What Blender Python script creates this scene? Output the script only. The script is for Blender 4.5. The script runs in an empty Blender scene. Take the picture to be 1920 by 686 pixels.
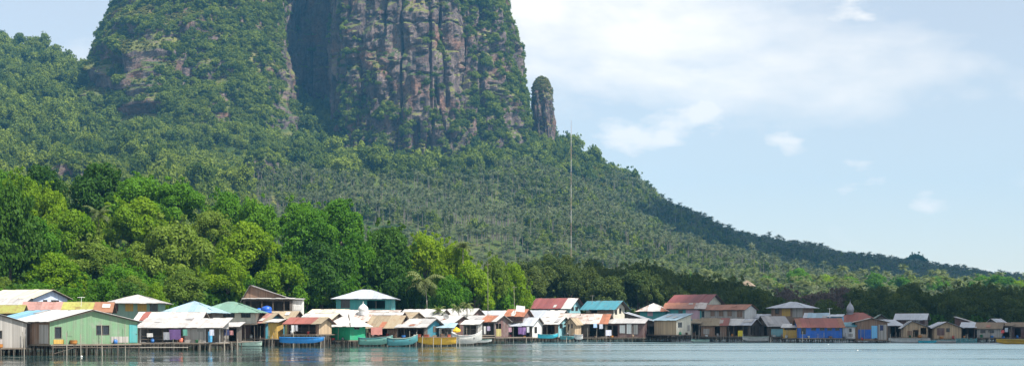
import bpy, math, random
import numpy as np
from mathutils import Vector, Matrix
random.seed(7)
rng = np.random.default_rng(11)
R = math.radians
sc = bpy.context.scene
col = sc.collection

# ------------------------------------------------------------------ camera
F, YH, CAMZ = 2800.0, 610.0, 3.2          # focal length (photo px), horizon row, eye height above water
cam_d = bpy.data.cameras.new('camera')
cam_d.sensor_width = 36; cam_d.lens = F / 1920 * 36
cam_d.shift_y = (YH - 343) / 1920
cam_d.clip_start = 1; cam_d.clip_end = 30000
cam = bpy.data.objects.new('camera', cam_d); col.objects.link(cam)
cam.location = (0, 0, CAMZ); cam.rotation_euler = (R(90), 0, 0)
sc.camera = cam

# ------------------------------------------------------------------ sky, sun, exposure
SUN_EL, SUN_AZ = R(56), R(122)            # azimuth clockwise from +Y (the view direction): right and a little behind us
sun_dir = Vector((math.sin(SUN_AZ)*math.cos(SUN_EL), math.cos(SUN_AZ)*math.cos(SUN_EL), math.sin(SUN_EL)))
w = bpy.data.worlds.new('World'); sc.world = w; w.use_nodes = True
nt = w.node_tree; nt.nodes.clear()
def wn(t, **k):
    n = nt.nodes.new(t)
    for a, b in k.items(): setattr(n, a, b)
    return n
out = wn('ShaderNodeOutputWorld'); bg = wn('ShaderNodeBackground'); sky = wn('ShaderNodeTexSky')
sky.sky_type = 'NISHITA'; sky.sun_disc = False; sky.sun_elevation = SUN_EL; sky.sun_rotation = SUN_AZ
sky.air_density = 1.0; sky.dust_density = 0.3; sky.ozone_density = 0.7
tc = wn('ShaderNodeTexCoord')
mp = wn('ShaderNodeMapping'); mp.inputs['Scale'].default_value = (1, 1, 2.4); mp.inputs['Location'].default_value = (2.91, 1.36, 5.858)
n1 = wn('ShaderNodeTexNoise'); n1.inputs['Scale'].default_value = 3.6; n1.inputs['Detail'].default_value = 9; n1.inputs['Roughness'].default_value = 0.55; n1.inputs['Distortion'].default_value = 0.25
r1 = wn('ShaderNodeValToRGB'); r1.color_ramp.elements[0].position = 0.46; r1.color_ramp.elements[1].position = 0.62
r1.color_ramp.elements[0].color = (0.36, 0.36, 0.36, 1); r1.color_ramp.elements[1].color = (1, 1, 1, 1)
mx = wn('ShaderNodeMixRGB'); mx.inputs[2].default_value = (8.3, 8.05, 7.7, 1)
nt.links.new(tc.outputs['Generated'], mp.inputs[0]); nt.links.new(mp.outputs[0], n1.inputs['Vector'])
n2 = wn('ShaderNodeTexNoise'); n2.inputs['Scale'].default_value = 9.5; n2.inputs['Detail'].default_value = 8; n2.inputs['Roughness'].default_value = 0.5
r2 = wn('ShaderNodeValToRGB'); r2.color_ramp.elements[0].position = 0.53; r2.color_ramp.elements[1].position = 0.63; r2.color_ramp.elements[1].color = (.85, .85, .85, 1)
lm = wn('ShaderNodeMixRGB', blend_type='LIGHTEN'); lm.inputs[0].default_value = 1
nt.links.new(mp.outputs[0], n2.inputs['Vector']); nt.links.new(n2.outputs['Fac'], r2.inputs[0]); nt.links.new(n1.outputs['Fac'], r1.inputs[0])
nt.links.new(r1.outputs[0], lm.inputs[1]); nt.links.new(r2.outputs[0], lm.inputs[2]); nt.links.new(lm.outputs[0], mx.inputs[0])
nt.links.new(sky.outputs[0], mx.inputs[1]); nt.links.new(mx.outputs[0], bg.inputs[0]); nt.links.new(bg.outputs[0], out.inputs[0])
bg.inputs[1].default_value = 0.076
sd = bpy.data.lights.new('sun', 'SUN'); sd.energy = 5.0; sd.angle = R(0.5); sd.color = (1, 0.95, 0.87)
so = bpy.data.objects.new('sun', sd); col.objects.link(so)
so.rotation_euler = sun_dir.to_track_quat('Z', 'Y').to_euler(); so.location = (0, -20, 60)
sc.view_settings.view_transform = 'Standard'; sc.view_settings.look = 'None'
sc.view_settings.gamma = 1; sc.view_settings.exposure = 0.92
sc.render.engine = 'CYCLES'
sc.cycles.max_bounces = 6; sc.cycles.transparent_max_bounces = 8; sc.cycles.volume_bounces = 0
sc.cycles.use_denoising = True

# ------------------------------------------------------------------ helpers
def tag(o, label=None, cat=None, group=None, kind=None):
    if label: o['label'] = label
    if cat: o['category'] = cat
    if group: o['group'] = group
    if kind: o['kind'] = kind
    return o
def mesh(name, v, f, mat=None, smooth=False):
    m = bpy.data.meshes.new(name); m.from_pydata([tuple(map(float, p)) for p in v], [], f)
    if mat is not None: m.materials.append(mat)
    if smooth: m.polygons.foreach_set('use_smooth', [True]*len(m.polygons))
    m.update(); return m
def mesh_np(name, V, Q, mat=None, smooth=False):
    """V (n,3), Q (m,4) quads, fast"""
    m = bpy.data.meshes.new(name); V = np.asarray(V, np.float32); Q = np.asarray(Q, np.int32)
    m.vertices.add(len(V)); m.vertices.foreach_set('co', V.ravel())
    m.loops.add(Q.size); m.loops.foreach_set('vertex_index', Q.ravel())
    m.polygons.add(len(Q)); m.polygons.foreach_set('loop_start', np.arange(0, Q.size, Q.shape[1], dtype=np.int32))
    m.polygons.foreach_set('loop_total', np.full(len(Q), Q.shape[1], np.int32))
    m.polygons.foreach_set('use_smooth', np.full(len(Q), smooth))
    if mat is not None: m.materials.append(mat)
    m.update(calc_edges=True); m.validate(); return m
def ob(name, me, parent=None, loc=None, rot=None, scale=None, mat=None):
    o = bpy.data.objects.new(name, me); col.objects.link(o)
    if parent is not None: o.parent = parent
    if loc is not None: o.location = loc
    if rot is not None: o.rotation_euler = rot
    if scale is not None: o.scale = scale
    if mat is not None and me is not None:
        if me.materials and me.materials[0] is mat: pass
        elif not me.materials: me.materials.append(mat)
        else:
            o.material_slots[0].link = 'OBJECT'; o.material_slots[0].material = mat
    return o
class MB:
    def __init__(s): s.v = []; s.f = []
    def poly(s, pts):
        b = len(s.v); s.v += [tuple(p) for p in pts]; s.f.append(tuple(range(b, b+len(pts))))
    def box(s, x0, y0, z0, x1, y1, z1):
        b = len(s.v)
        s.v += [(x0,y0,z0),(x1,y0,z0),(x1,y1,z0),(x0,y1,z0),(x0,y0,z1),(x1,y0,z1),(x1,y1,z1),(x0,y1,z1)]
        for q in ((0,3,2,1),(4,5,6,7),(0,1,5,4),(1,2,6,5),(2,3,7,6),(3,0,4,7)): s.f.append(tuple(b+i for i in q))
    def bar(s, p, q, r, n=6, r2=None):
        p = Vector(p); q = Vector(q); r2 = r if r2 is None else r2
        d = (q-p).normalized(); a = d.orthogonal().normalized(); c = d.cross(a); b = len(s.v)
        for P, rr in ((p, r), (q, r2)):
            for i in range(n):
                t = 2*math.pi*i/n; s.v.append(tuple(P + (a*math.cos(t)+c*math.sin(t))*rr))
        for i in range(n): j = (i+1) % n; s.f.append((b+i, b+j, b+n+j, b+n+i))
        s.f.append(tuple(b+i for i in reversed(range(n)))); s.f.append(tuple(b+n+i for i in range(n)))
    def lathe(s, prof, n=16, c=(0,0,0)):
        b = len(s.v)
        for r, z in prof:
            for i in range(n):
                t = 2*math.pi*i/n; s.v.append((c[0]+r*math.cos(t), c[1]+r*math.sin(t), c[2]+z))
        for k in range(len(prof)-1):
            for i in range(n):
                j = (i+1) % n; s.f.append((b+k*n+i, b+k*n+j, b+(k+1)*n+j, b+(k+1)*n+i))
    def build(s, name, mat, parent=None, smooth=False, **k):
        return ob(name, mesh(name, s.v, s.f, mat, smooth), parent, **k)

# vectorised value noise ------------------------------------------------------
_perm = rng.permutation(4096); _val = rng.random(4096)*2-1
def _h(i, j, k): return _val[_perm[(_perm[(_perm[i & 4095]+j) & 4095]+k) & 4095]]
def vnoise(x, y, z=0.0):
    x, y, z = np.broadcast_arrays(np.asarray(x, float), np.asarray(y, float), np.asarray(z, float))
    i, j, k = np.floor(x).astype(int), np.floor(y).astype(int), np.floor(z).astype(int)
    a, b, c = x-i, y-j, z-k
    a, b, c = (t*t*(3-2*t) for t in (a, b, c))
    r = 0
    for di, wa in ((0, 1-a), (1, a)):
        for dj, wb in ((0, 1-b), (1, b)):
            for dk, wc in ((0, 1-c), (1, c)): r = r + wa*wb*wc*_h(i+di, j+dj, k+dk)
    return r
def fbm(x, y, z=0.0, o=4):
    r = 0; a = 1.0; t = 0; f = 1.0
    for _ in range(o): r = r + a*vnoise(np.asarray(x)*f+17.3*_, np.asarray(y)*f+5.1*_, np.asarray(z)*f); t += a; a *= .5; f *= 2.03
    return r/t
# photo pixel -> place, for a depth that comes from what the thing stands on
def PX(px, d): return (px-960)*d/F
def PZ(py, d): return CAMZ + (YH-py)*d/F

# ------------------------------------------------------------------ materials
MATS = {}
class N:
    def __init__(s, name):
        s.m = bpy.data.materials.new(name); s.m.use_nodes = True; s.t = s.m.node_tree; s.t.nodes.clear()
        s.out = s.n('ShaderNodeOutputMaterial')
    def n(s, t, inp=None, **k):
        x = s.t.nodes.new(t)
        for a, b in k.items(): setattr(x, a, b)
        for a, b in (inp or {}).items():
            if isinstance(b, bpy.types.NodeSocket): s.t.links.new(b, x.inputs[a])
            else: x.inputs[a].default_value = b
        return x
    def noise(s, vec, scale, detail=4, rough=.55, sc3=None):
        if sc3 is not None: vec = s.n('ShaderNodeMapping', {0: vec, 'Scale': sc3}).outputs[0]
        return s.n('ShaderNodeTexNoise', {'Vector': vec, 'Scale': scale, 'Detail': detail, 'Roughness': rough}).outputs['Fac']
    def ramp(s, fac, a, b, ca=(0,0,0,1), cb=(1,1,1,1)):
        r = s.n('ShaderNodeValToRGB', {0: fac}); e = r.color_ramp.elements
        e[0].position = a; e[1].position = b; e[0].color = ca; e[1].color = cb; return r.outputs[0]
    def mix(s, f, a, b, mode='MIX'):
        return s.n('ShaderNodeMixRGB', {0: f, 1: a, 2: b}, blend_type=mode).outputs[0]
    def math(s, op, a, b=0.0): return s.n('ShaderNodeMath', {0: a, 1: b}, operation=op).outputs[0]
    def fin(s, sh): s.t.links.new(sh, s.out.inputs['Surface']); return s.m
def c4(c): return (c[0], c[1], c[2], 1)
def hexlin(r, g, b): return tuple(((v/255+.055)/1.055)**2.4 if v > 10 else v/255/12.92 for v in (r, g, b))

def m_wall(key, colr, wear=.35, board=.22, wood=False):
    """painted or bare board wall: boards of uneven tint, dark joints, rain streaks and bare patches"""
    if key in MATS: return MATS[key]
    n = N(key); tcn = n.n('ShaderNodeTexCoord').outputs['Object']; sp = n.n('ShaderNodeSeparateXYZ', {0: tcn})
    u = n.math('DIVIDE', n.math('ADD', sp.outputs[0], sp.outputs[1]), board)
    fr = n.math('FRACT', u); idx = n.math('FLOOR', u)
    wnz = n.n('ShaderNodeTexWhiteNoise', {'W': idx}, noise_dimensions='1D').outputs['Value']
    joint = n.ramp(fr, .02, .10)
    st = n.noise(tcn, 1.0, 5, .6, (2.2, 2.2, .35))
    big = n.noise(tcn, .55, 5, .65)
    tint = n.ramp(wnz, 0, 1, c4((.72 if wood else .9,)*3), c4((1.2 if wood else 1.06,)*3))
    base = n.mix(1.0, c4(colr), tint, 'MULTIPLY')
    base = n.mix(n.math('MULTIPLY', n.ramp(st, .45, .75), wear), base, c4((.16, .145, .12)))
    base = n.mix(n.math('MULTIPLY', n.ramp(big, .5, .72), wear*.9), base, c4((.30, .28, .25)))
    base = n.mix(n.math('MULTIPLY', n.math('SUBTRACT', 1.0, joint), .55), base, c4((.05, .045, .04)))
    bp = n.n('ShaderNodeBump', {'Height': joint, 'Strength': .5, 'Distance': .02}).outputs[0]
    MATS[key] = n.fin(n.n('ShaderNodeBsdfPrincipled', {'Base Color': base, 'Roughness': .8, 'Normal': bp}).outputs[0]); return MATS[key]
RUST = (.19, .075, .035)
def m_roof(key, colr, rust=.25, rough=.5, spec=.4):
    """corrugated sheet: each sheet its own tint, ribs, dirt and rust"""
    if key in MATS: return MATS[key]
    n = N(key); tcn = n.n('ShaderNodeTexCoord').outputs['Object']; rnd = n.n('ShaderNodeObjectInfo').outputs['Random']
    off = n.n('ShaderNodeVectorMath', {0: tcn, 1: n.n('ShaderNodeCombineXYZ', {0: n.math('MULTIPLY', rnd, 91.0), 1: n.math('MULTIPLY', rnd, 37.0)}).outputs[0]}, operation='ADD').outputs[0]
    sp = n.n('ShaderNodeSeparateXYZ', {0: tcn})
    rib = n.math('SINE', n.math('MULTIPLY', sp.outputs[0], 2*math.pi/.17))
    tint = n.ramp(rnd, 0, 1, c4((.78, .78, .78)), c4((1.06, 1.05, 1.03)))
    base = n.mix(1.0, c4(colr), tint, 'MULTIPLY')
    streak = n.noise(off, 1.2, 5, .6, (2.5, .5, 1)); blot = n.noise(off, .8, 6, .7)
    base = n.mix(n.math('MULTIPLY', n.ramp(streak, .46, .72), min(1, .35+rust*.4)), base, n.mix(1.0, base, c4((.55, .5, .45)), 'MULTIPLY'))
    base = n.mix(n.math('MULTIPLY', n.ramp(blot, .62-rust*.22, .74-rust*.15), min(1., rust*1.6)), base, c4(RUST))
    bp = n.n('ShaderNodeBump', {'Height': rib, 'Strength': .35, 'Distance': .02}).outputs[0]
    MATS[key] = n.fin(n.n('ShaderNodeBsdfPrincipled', {'Base Color': base, 'Roughness': rough, 'Specular IOR Level': spec, 'Normal': bp}).outputs[0]); return MATS[key]
def m_plain(key, colr, rough=.7, var=.25, scale=2.0, metal=0.0):
    if key in MATS: return MATS[key]
    n = N(key); tcn = n.n('ShaderNodeTexCoord').outputs['Object']; rnd = n.n('ShaderNodeObjectInfo').outputs['Random']
    f = n.noise(tcn, scale, 5, .65)
    base = n.mix(1.0, c4(colr), n.ramp(f, .25, .75, c4((1-var,)*3), c4((1+var*.5,)*3)), 'MULTIPLY')
    base = n.mix(1.0, base, n.ramp(rnd, 0, 1, c4((.82,)*3), c4((1.1,)*3)), 'MULTIPLY')
    MATS[key] = n.fin(n.n('ShaderNodeBsdfPrincipled', {'Base Color': base, 'Roughness': rough, 'Metallic': metal}).outputs[0]); return MATS[key]
def m_leaf(key, ca, cb, trans=.35, island=.5, rough=.55):
    """foliage: tint varies from plant to plant and leaf to leaf; light passes through the leaves"""
    if key in MATS: return MATS[key]
    n = N(key); rnd = n.n('ShaderNodeObjectInfo').outputs['Random']; isl = n.n('ShaderNodeNewGeometry').outputs['Random Per Island']
    cl = n.n('ShaderNodeAttribute', attribute_name='clump').outputs['Fac']
    f = n.math('ADD', n.math('MULTIPLY', rnd, 1-island), n.math('MULTIPLY', n.math('ADD', n.math('MULTIPLY', isl, .5), n.math('MULTIPLY', cl, .5)), island))
    base = n.mix(f, c4(ca), c4(cb))
    p = n.n('ShaderNodeBsdfPrincipled', {'Base Color': base, 'Roughness': rough, 'Specular IOR Level': .1})
    t = n.n('ShaderNodeBsdfTranslucent', {'Color': n.mix(1.0, base, c4((1.15, 1.25, .55)), 'MULTIPLY')})
    MATS[key] = n.fin(n.n('ShaderNodeMixShader', {0: trans, 1: p.outputs[0], 2: t.outputs[0]}).outputs[0]); return MATS[key]

wood_dark = m_wall('wood_dark', (.075, .058, .045), .4, .18, True)
wood_grey = m_wall('wood_grey', (.33, .31, .285), .3, .2, True)
wood_brown = m_wall('wood_brown', (.21, .125, .08), .4, .2, True)
wood_tan = m_wall('wood_tan', (.40, .29, .18), .35, .22, True)
wood_maroon = m_wall('wood_maroon', (.11, .055, .05), .4, .2, True)
stilt_m = m_plain('stilt_wood', (.085, .07, .055), .9, .4, 3)
deck_m = m_plain('deck_wood', (.16, .13, .10), .85, .4, 1.5)
ply_m = m_plain('roof_underlay', (.12, .09, .07), .9, .3)
glass = m_plain('window_glass', (.02, .025, .03), .12, .2)
frame_white = m_plain('frame_white', (.6, .6, .56), .6)
frame_dark = m_plain('frame_dark', (.10, .085, .07), .7)
W = {  # walls
 'green': m_wall('paint_green', (.135, .245, .135), .6), 'palegreen': m_wall('paint_pale_green', (.20, .34, .26), .35),
 'paleblue': m_wall('paint_pale_blue', (.52, .60, .76), .15), 'teal': m_wall('paint_teal', (.05, .28, .28), .3),
 'tealdk': m_wall('paint_dark_teal', (.02, .17, .23), .3), 'emerald': m_wall('paint_emerald', (.005, .27, .13), .12),
 'turq': m_wall('paint_turquoise', (.20, .42, .47), .25), 'royal': m_wall('paint_royal_blue', (.012, .10, .42), .25),
 'cream': m_wall('paint_cream', (.58, .54, .44), .3), 'white': m_wall('paint_white', (.66, .65, .62), .3),
 'ochre': m_wall('paint_ochre', (.46, .29, .06), .3), 'pink': m_wall('paint_pink', (.50, .33, .38), .4),
 'lightblue': m_wall('paint_light_blue', (.16, .45, .72), .2), 'grey': wood_grey, 'brown': wood_brown, 'tan': wood_tan, 'dark': wood_dark, 'maroon': wood_maroon}
RF = {
 'white': m_roof('roof_white', (.54, .53, .51), .3), 'pale': m_roof('roof_pale_grey', (.42, .41, .40), .35), 'zinc': m_roof('roof_zinc', (.40, .43, .48), .2, .4, .5),
 'grey': m_roof('roof_grey', (.36, .35, .35), .25), 'cream': m_roof('roof_cream', (.60, .55, .42), .25), 'blue': m_roof('roof_light_blue', (.29, .42, .50), .25),
 'green': m_roof('roof_green', (.15, .275, .215), .25), 'red': m_roof('roof_red', (.27, .082, .062), .4), 'pink': m_roof('roof_faded_red', (.35, .19, .165), .4),
 'maroon': m_roof('roof_maroon', (.24, .07, .07), .35), 'rust': m_roof('roof_rust', (.34, .13, .07), .6), 'rusty': m_roof('roof_rusty_zinc', (.46, .41, .38), .55),
 'tan': m_roof('roof_tan', (.31, .255, .18), .35, .85, .1), 'thatch': m_roof('roof_thatch', (.24, .19, .14), .25, .95, .05), 'cyan': m_roof('roof_cyan', (.05, .22, .28), .3),
 'yellow': m_roof('roof_yellow_green', (.30, .30, .07), .5), 'orange': m_roof('roof_orange', (.28, .13, .07), .5), 'sky': m_roof('roof_sky_blue', (.18, .37, .50), .3)}
# ------------------------------------------------------------------ water
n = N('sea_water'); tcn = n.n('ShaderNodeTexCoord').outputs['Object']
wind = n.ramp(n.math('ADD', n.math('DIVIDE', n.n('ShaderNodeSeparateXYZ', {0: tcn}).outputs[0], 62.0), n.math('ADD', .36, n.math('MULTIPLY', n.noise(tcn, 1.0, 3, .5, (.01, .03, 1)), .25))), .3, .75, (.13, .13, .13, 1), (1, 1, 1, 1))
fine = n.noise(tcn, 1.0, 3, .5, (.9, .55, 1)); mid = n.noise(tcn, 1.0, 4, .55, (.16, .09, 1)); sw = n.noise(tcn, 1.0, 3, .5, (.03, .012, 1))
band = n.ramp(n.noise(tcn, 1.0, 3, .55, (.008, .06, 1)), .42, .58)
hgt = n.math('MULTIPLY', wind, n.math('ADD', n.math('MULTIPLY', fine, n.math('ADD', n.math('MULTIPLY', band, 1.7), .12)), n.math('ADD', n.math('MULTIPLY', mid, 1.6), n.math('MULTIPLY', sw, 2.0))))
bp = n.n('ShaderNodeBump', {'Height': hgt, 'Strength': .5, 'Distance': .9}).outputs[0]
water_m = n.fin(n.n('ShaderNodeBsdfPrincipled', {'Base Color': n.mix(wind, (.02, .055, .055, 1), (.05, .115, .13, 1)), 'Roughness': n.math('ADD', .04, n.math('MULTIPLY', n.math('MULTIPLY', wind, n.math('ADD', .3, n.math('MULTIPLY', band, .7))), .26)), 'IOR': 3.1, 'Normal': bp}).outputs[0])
WX, WY0, WY1 = 4200, -900, 4200
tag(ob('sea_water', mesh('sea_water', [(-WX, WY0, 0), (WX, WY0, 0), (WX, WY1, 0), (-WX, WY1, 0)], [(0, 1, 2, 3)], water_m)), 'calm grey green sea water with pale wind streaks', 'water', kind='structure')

# ------------------------------------------------------------------ terrain: heights from places read off the photograph
CP = []   # (X, Y, Z)
def cp(px, d, z): CP.append((PX(px, d), d, z))
for px in range(-400, 2700, 200): cp(px, 110, -2.5)
for px, d in ((-300, 175), (0, 190), (250, 215), (500, 255), (750, 285), (980, 315), (1200, 335), (1500, 335), (1800, 330), (2100, 330), (2500, 330)): cp(px, d, -.3)
for px, d, z in ((-200, 265, 9), (0, 265, 7), (250, 270, 6), (500, 285, 5), (700, 300, 3.5), (900, 320, 2), (-200, 340, 19), (0, 340, 17), (200, 340, 16), (400, 335, 13), (600, 335, 9), (800, 340, 5), (950, 350, 2.5),
                 (1100, 400, 1.5), (1400, 400, 1.5), (1700, 400, 1.5), (2000, 400, 1.5), (2400, 400, 1.5), (0, 450, 18), (300, 450, 14), (600, 450, 9), (900, 470, 4),
                 (1000, 600, 8), (1300, 600, 5), (1600, 600, 5), (1900, 600, 5), (2300, 600, 5), (600, 650, 16), (200, 650, 32), (-200, 650, 40),
                 (1000, 850, 34), (1240, 850, 25), (1500, 850, 17), (1900, 850, 15), (2300, 850, 14), (1500, 1000, 21), (1900, 1050, 20), (1240, 1000, 40),
                 (700, 900, 46), (700, 1100, 86), (700, 1250, 126), (700, 1400, 156), (850, 1400, 150), (790, 1425, 150), (430, 1440, 228), (470, 1455, 240), (395, 1440, 215), (500, 1470, 235), (330, 1425, 192), (400, 1000, 86), (300, 1200, 134), (400, 1350, 172), (300, 1440, 196), (550, 1430, 180),
                 (100, 900, 76), (100, 1150, 132), (100, 1400, 210), (-200, 1150, 135), (-200, 1400, 215), (100, 1650, 300), (0, 1650, 312), (50, 1660, 312), (170, 1640, 268), (-150, 1680, 300), (-400, 1700, 270),
                 (1000, 1050, 74), (1000, 1300, 132), (1000, 1490, 184), (1040, 1500, 183), (1100, 1510, 163), (1150, 1530, 146), (1200, 1545, 136), (1240, 1560, 104), (1240, 1250, 66), (1120, 1250, 94),
                 (1300, 1580, 98), (1400, 1640, 94), (1500, 1700, 84), (1600, 1750, 76), (1700, 1800, 64), (1800, 1850, 56), (1900, 1900, 48), (2100, 1950, 36), (2500, 2000, 20),
                 (1400, 1300, 44), (1600, 1400, 40), (1800, 1500, 34), (2000, 1500, 26),
                 (1040, 1750, 110), (1300, 1900, 40), (1600, 2100, 20), (1900, 2250, 8), (2300, 2300, 4), (600, 1650, 230), (850, 1650, 210), (600, 2000, 120), (100, 2000, 180), (-300, 2000, 160), (600, 2300, 20), (-200, 2300, 30), (1200, 2300, 5), (2500, 1300, 15)): cp(px, d, z)
CPA = np.array(CP)
def _k(a, b): return np.sqrt(((a[:, None, :2]-b[None, :, :2])**2).sum(-1)+25)
_A = np.zeros((len(CPA)+3,)*2); _n = len(CPA)
_A[:_n, :_n] = _k(CPA, CPA) - np.eye(_n)*2.0; _A[:_n, _n] = 1; _A[:_n, _n+1:] = CPA[:, :2]/1000; _A[_n, :_n] = 1; _A[_n+1:, :_n] = CPA[:, :2].T/1000
_w = np.linalg.solve(_A, np.r_[CPA[:, 2], 0, 0, 0])
def ground(x, y):
    x = np.atleast_1d(np.asarray(x, float)); y = np.atleast_1d(np.asarray(y, float)); r = np.empty(len(x))
    for s in range(0, len(x), 20000):
        p = np.c_[x[s:s+20000], y[s:s+20000]]
        r[s:s+20000] = _k(p, CPA) @ _w[:_n] + _w[_n] + p @ _w[_n+1:]/1000
    far = np.clip((y-420)/500, 0, 1)
    return np.maximum(r + far*((14+9*np.clip(-x/200, 0, 1))*fbm(x/95, y/95, 0, 3)*np.clip((1900-y)/500, .3, 1) + 3*fbm(x/24, y/24, 3, 2)), -2.5)
NX, NY = 330, 300
gx = np.linspace(-1150, 1500, NX); gy = 100 + (np.linspace(0, 1, NY)**1.35)*2350
GX, GY = np.meshgrid(gx, gy); GZ = ground(GX.ravel(), GY.ravel())
ii = (np.arange(NY-1)[:, None]*NX + np.arange(NX-1)[None]).ravel()
n = N('hill_ground'); pos = n.n('ShaderNodeNewGeometry').outputs['Position']
f1 = n.noise(pos, .02, 6, .6); f2 = n.noise(pos, .12, 5, .6)
g = n.mix(n.ramp(f1, .4, .6), (.03, .052, .014, 1), (.07, .092, .024, 1)); g = n.mix(n.ramp(f2, .55, .72), g, (.09, .085, .035, 1)); g = n.mix(n.ramp(n.math('DIVIDE', n.n('ShaderNodeSeparateXYZ', {0: pos}).outputs[2], 5.0), .2, .8, (1, 1, 1, 1), (0, 0, 0, 1)), g, (.035, .032, .024, 1))  # low shore coloured mud dark, standing in for shade under the houses
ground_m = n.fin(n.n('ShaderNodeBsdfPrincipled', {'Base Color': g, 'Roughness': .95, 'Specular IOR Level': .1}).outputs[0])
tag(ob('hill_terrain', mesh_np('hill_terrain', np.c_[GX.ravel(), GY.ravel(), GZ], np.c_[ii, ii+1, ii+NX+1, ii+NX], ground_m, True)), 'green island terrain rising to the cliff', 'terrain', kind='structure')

# ------------------------------------------------------------------ rock
def m_rock():
    n = N('cliff_rock'); ge = n.n('ShaderNodeNewGeometry'); pos = ge.outputs['Position']
    vs = n.noise(pos, 1.0, 6, .62, (.11, .11, .018)); bl = n.noise(pos, .035, 6, .6); fi = n.noise(pos, .35, 5, .65)
    c = n.mix(n.ramp(vs, .36, .64), (.05, .037, .04, 1), (.20, .155, .14, 1))
    c = n.mix(n.ramp(bl, .52, .68), c, (.21, .115, .08, 1))
    c = n.mix(n.ramp(fi, .30, .52, (.8, .8, .8, 1), (0, 0, 0, 1)), c, (.045, .038, .04, 1))
    nz = n.n('ShaderNodeSeparateXYZ', {0: ge.outputs['Normal']}).outputs[2]
    gm = n.math('ADD', nz, n.math('MULTIPLY', n.math('SUBTRACT', n.noise(pos, .06, 6, .65), .5), 1.5))
    c = n.mix(n.ramp(gm, .34, .55), c, n.mix(n.ramp(n.noise(pos, .03, 5), .4, .6), (.05, .075, .022, 1), (.15, .15, .045, 1)))
    bp = n.n('ShaderNodeBump', {'Height': n.math('ADD', vs, fi), 'Strength': .9, 'Distance': 2.2}).outputs[0]
    return n.fin(n.n('ShaderNodeBsdfPrincipled', {'Base Color': c, 'Roughness': .92, 'Specular IOR Level': .15, 'Normal': bp}).outputs[0])
rock_m = m_rock()
# footprint of the massif, left to right along the face we see, then round the back: (px, depth, batter, terracing, rough)
FP = [(206, 1640, .25, .6, .6), (212, 1570, .32, .7, .6), (228, 1520, .38, 1, .8), (272, 1482, .62, 1.1, .9), (330, 1462, .66, 1.2, .9), (400, 1462, .62, 1.0, .9), (460, 1475, .56, .6, .9), (498, 1492, .30, .3, .9),
      (513, 1520, .12, 0, .7), (530, 1585, .05, 0, .7), (580, 1612, .04, 0, .8), (622, 1600, .03, 0, .7), (630, 1540, .02, 0, .6), (634, 1474, .03, 0, .7), (660, 1452, .07, .15, 1), (720, 1444, .09, .25, 1.1), (790, 1436, .09, .2, 1.1), (845, 1442, .08, .2, 1.1),
      (856, 1450, .05, .1, .8), (862, 1482, .05, 0, .6), (870, 1458, .06, .1, .8), (900, 1466, .10, .25, 1), (930, 1478, .13, .3, 1), (950, 1500, .15, .3, .9), (956, 1530, .15, .3, .8), (956, 1600, .15, .3, .7), (900, 1700, .2, 0, .7), (600, 1760, .3, 0, .7), (300, 1740, .3, 0, .7)]
P = np.array([(PX(a, b), b, c, d, e) for a, b, c, d, e in FP]); Pc = np.vstack([P, P[:1]])
seg = np.hypot(*np.diff(Pc[:, :2], axis=0).T); cum = np.r_[0, np.cumsum(seg)]
step = 1.7; us = np.arange(0, cum[-1], step); NU = len(us)
U = np.stack([np.interp(us, cum, Pc[:, k]) for k in range(5)], 1)
def csm(a, k):
    kern = np.ones(2*k+1)/(2*k+1); return np.convolve(np.r_[a[-k:], a, a[:k]], kern, 'valid')
for k in range(5): U[:, k] = csm(U[:, k], 2 if k < 2 else 6)
tx, ty = np.roll(U[:, 0], -1)-np.roll(U[:, 0], 1), np.roll(U[:, 1], -1)-np.roll(U[:, 1], 1)
tx, ty = csm(tx, 4), csm(ty, 4); ln = np.hypot(tx, ty); nx_, ny_ = ty/ln, -tx/ln
zs = np.concatenate([np.arange(95, 372, 1.9)]); NZ = len(zs)
uu, zz = np.meshgrid(us, zs); X0 = U[:, 0][None]; Y0 = U[:, 1][None]; BT = U[:, 2][None]; TR = U[:, 3][None]; RG = U[:, 4][None]
off = BT*np.clip(330-zz, -60, 400)
tn = zz/27 + 1.1*fbm(uu/70, zz/160, 2, 3); fr = tn-np.floor(tn); stp = np.clip((fr-.15)/.55, 0, 1); stp = stp*stp*(3-2*stp)
off = off + TR*16*(fr-stp)*np.clip(.5+1.1*vnoise(uu/38, zz/40, 9), 0, 1.3)
rid = 1-np.abs(fbm(uu/16, zz/110, 5, 3))*2.2
lft = np.clip((us[None]-90)/80, 0, 1)*np.clip(TR-.2, 0, 1)
off = off + lft*(32*fbm(uu/50, zz/55, 21, 4)) + RG*(12*fbm(uu/42, zz/95, 1, 4) + 6.0*rid*(.5+.5*vnoise(uu/50, zz/50, 4)) + 4.2*fbm(uu/8, zz/24, 7, 4) + 1.6*np.abs(fbm(uu/3.2, zz/7, 11, 2)))
ck_ = fbm(uu/19, zz/170, 31, 3); off = off - RG*6.5*np.exp(-(ck_/.035)**2)*np.clip(1.2-.8*TR, .3, 1)
ck_ = fbm(uu/60, zz/13, 37, 3); off = off - RG*2.5*np.exp(-(ck_/.05)**2)
off = off + RG*1.0*np.round(fbm(uu/11, zz/17, 41, 2)*5)
crag = np.clip((zz-345)/27, 0, 1)
off = off - crag**2*16 - np.clip((zz-296)/30, 0, 1.6)**2*9*np.clip((X0+22)/18, 0, 1)*(Y0 < 1560)
MX, MY, MZ = X0+nx_[None]*off, Y0+ny_[None]*off, zz + 2.0*fbm(uu/6, zz/6, 13, 2)
rows = [np.stack([MX, MY, MZ], -1)]
cx, cy = U[:, 0].mean(), U[:, 1].mean(); top = rows[0][-1]
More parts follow.
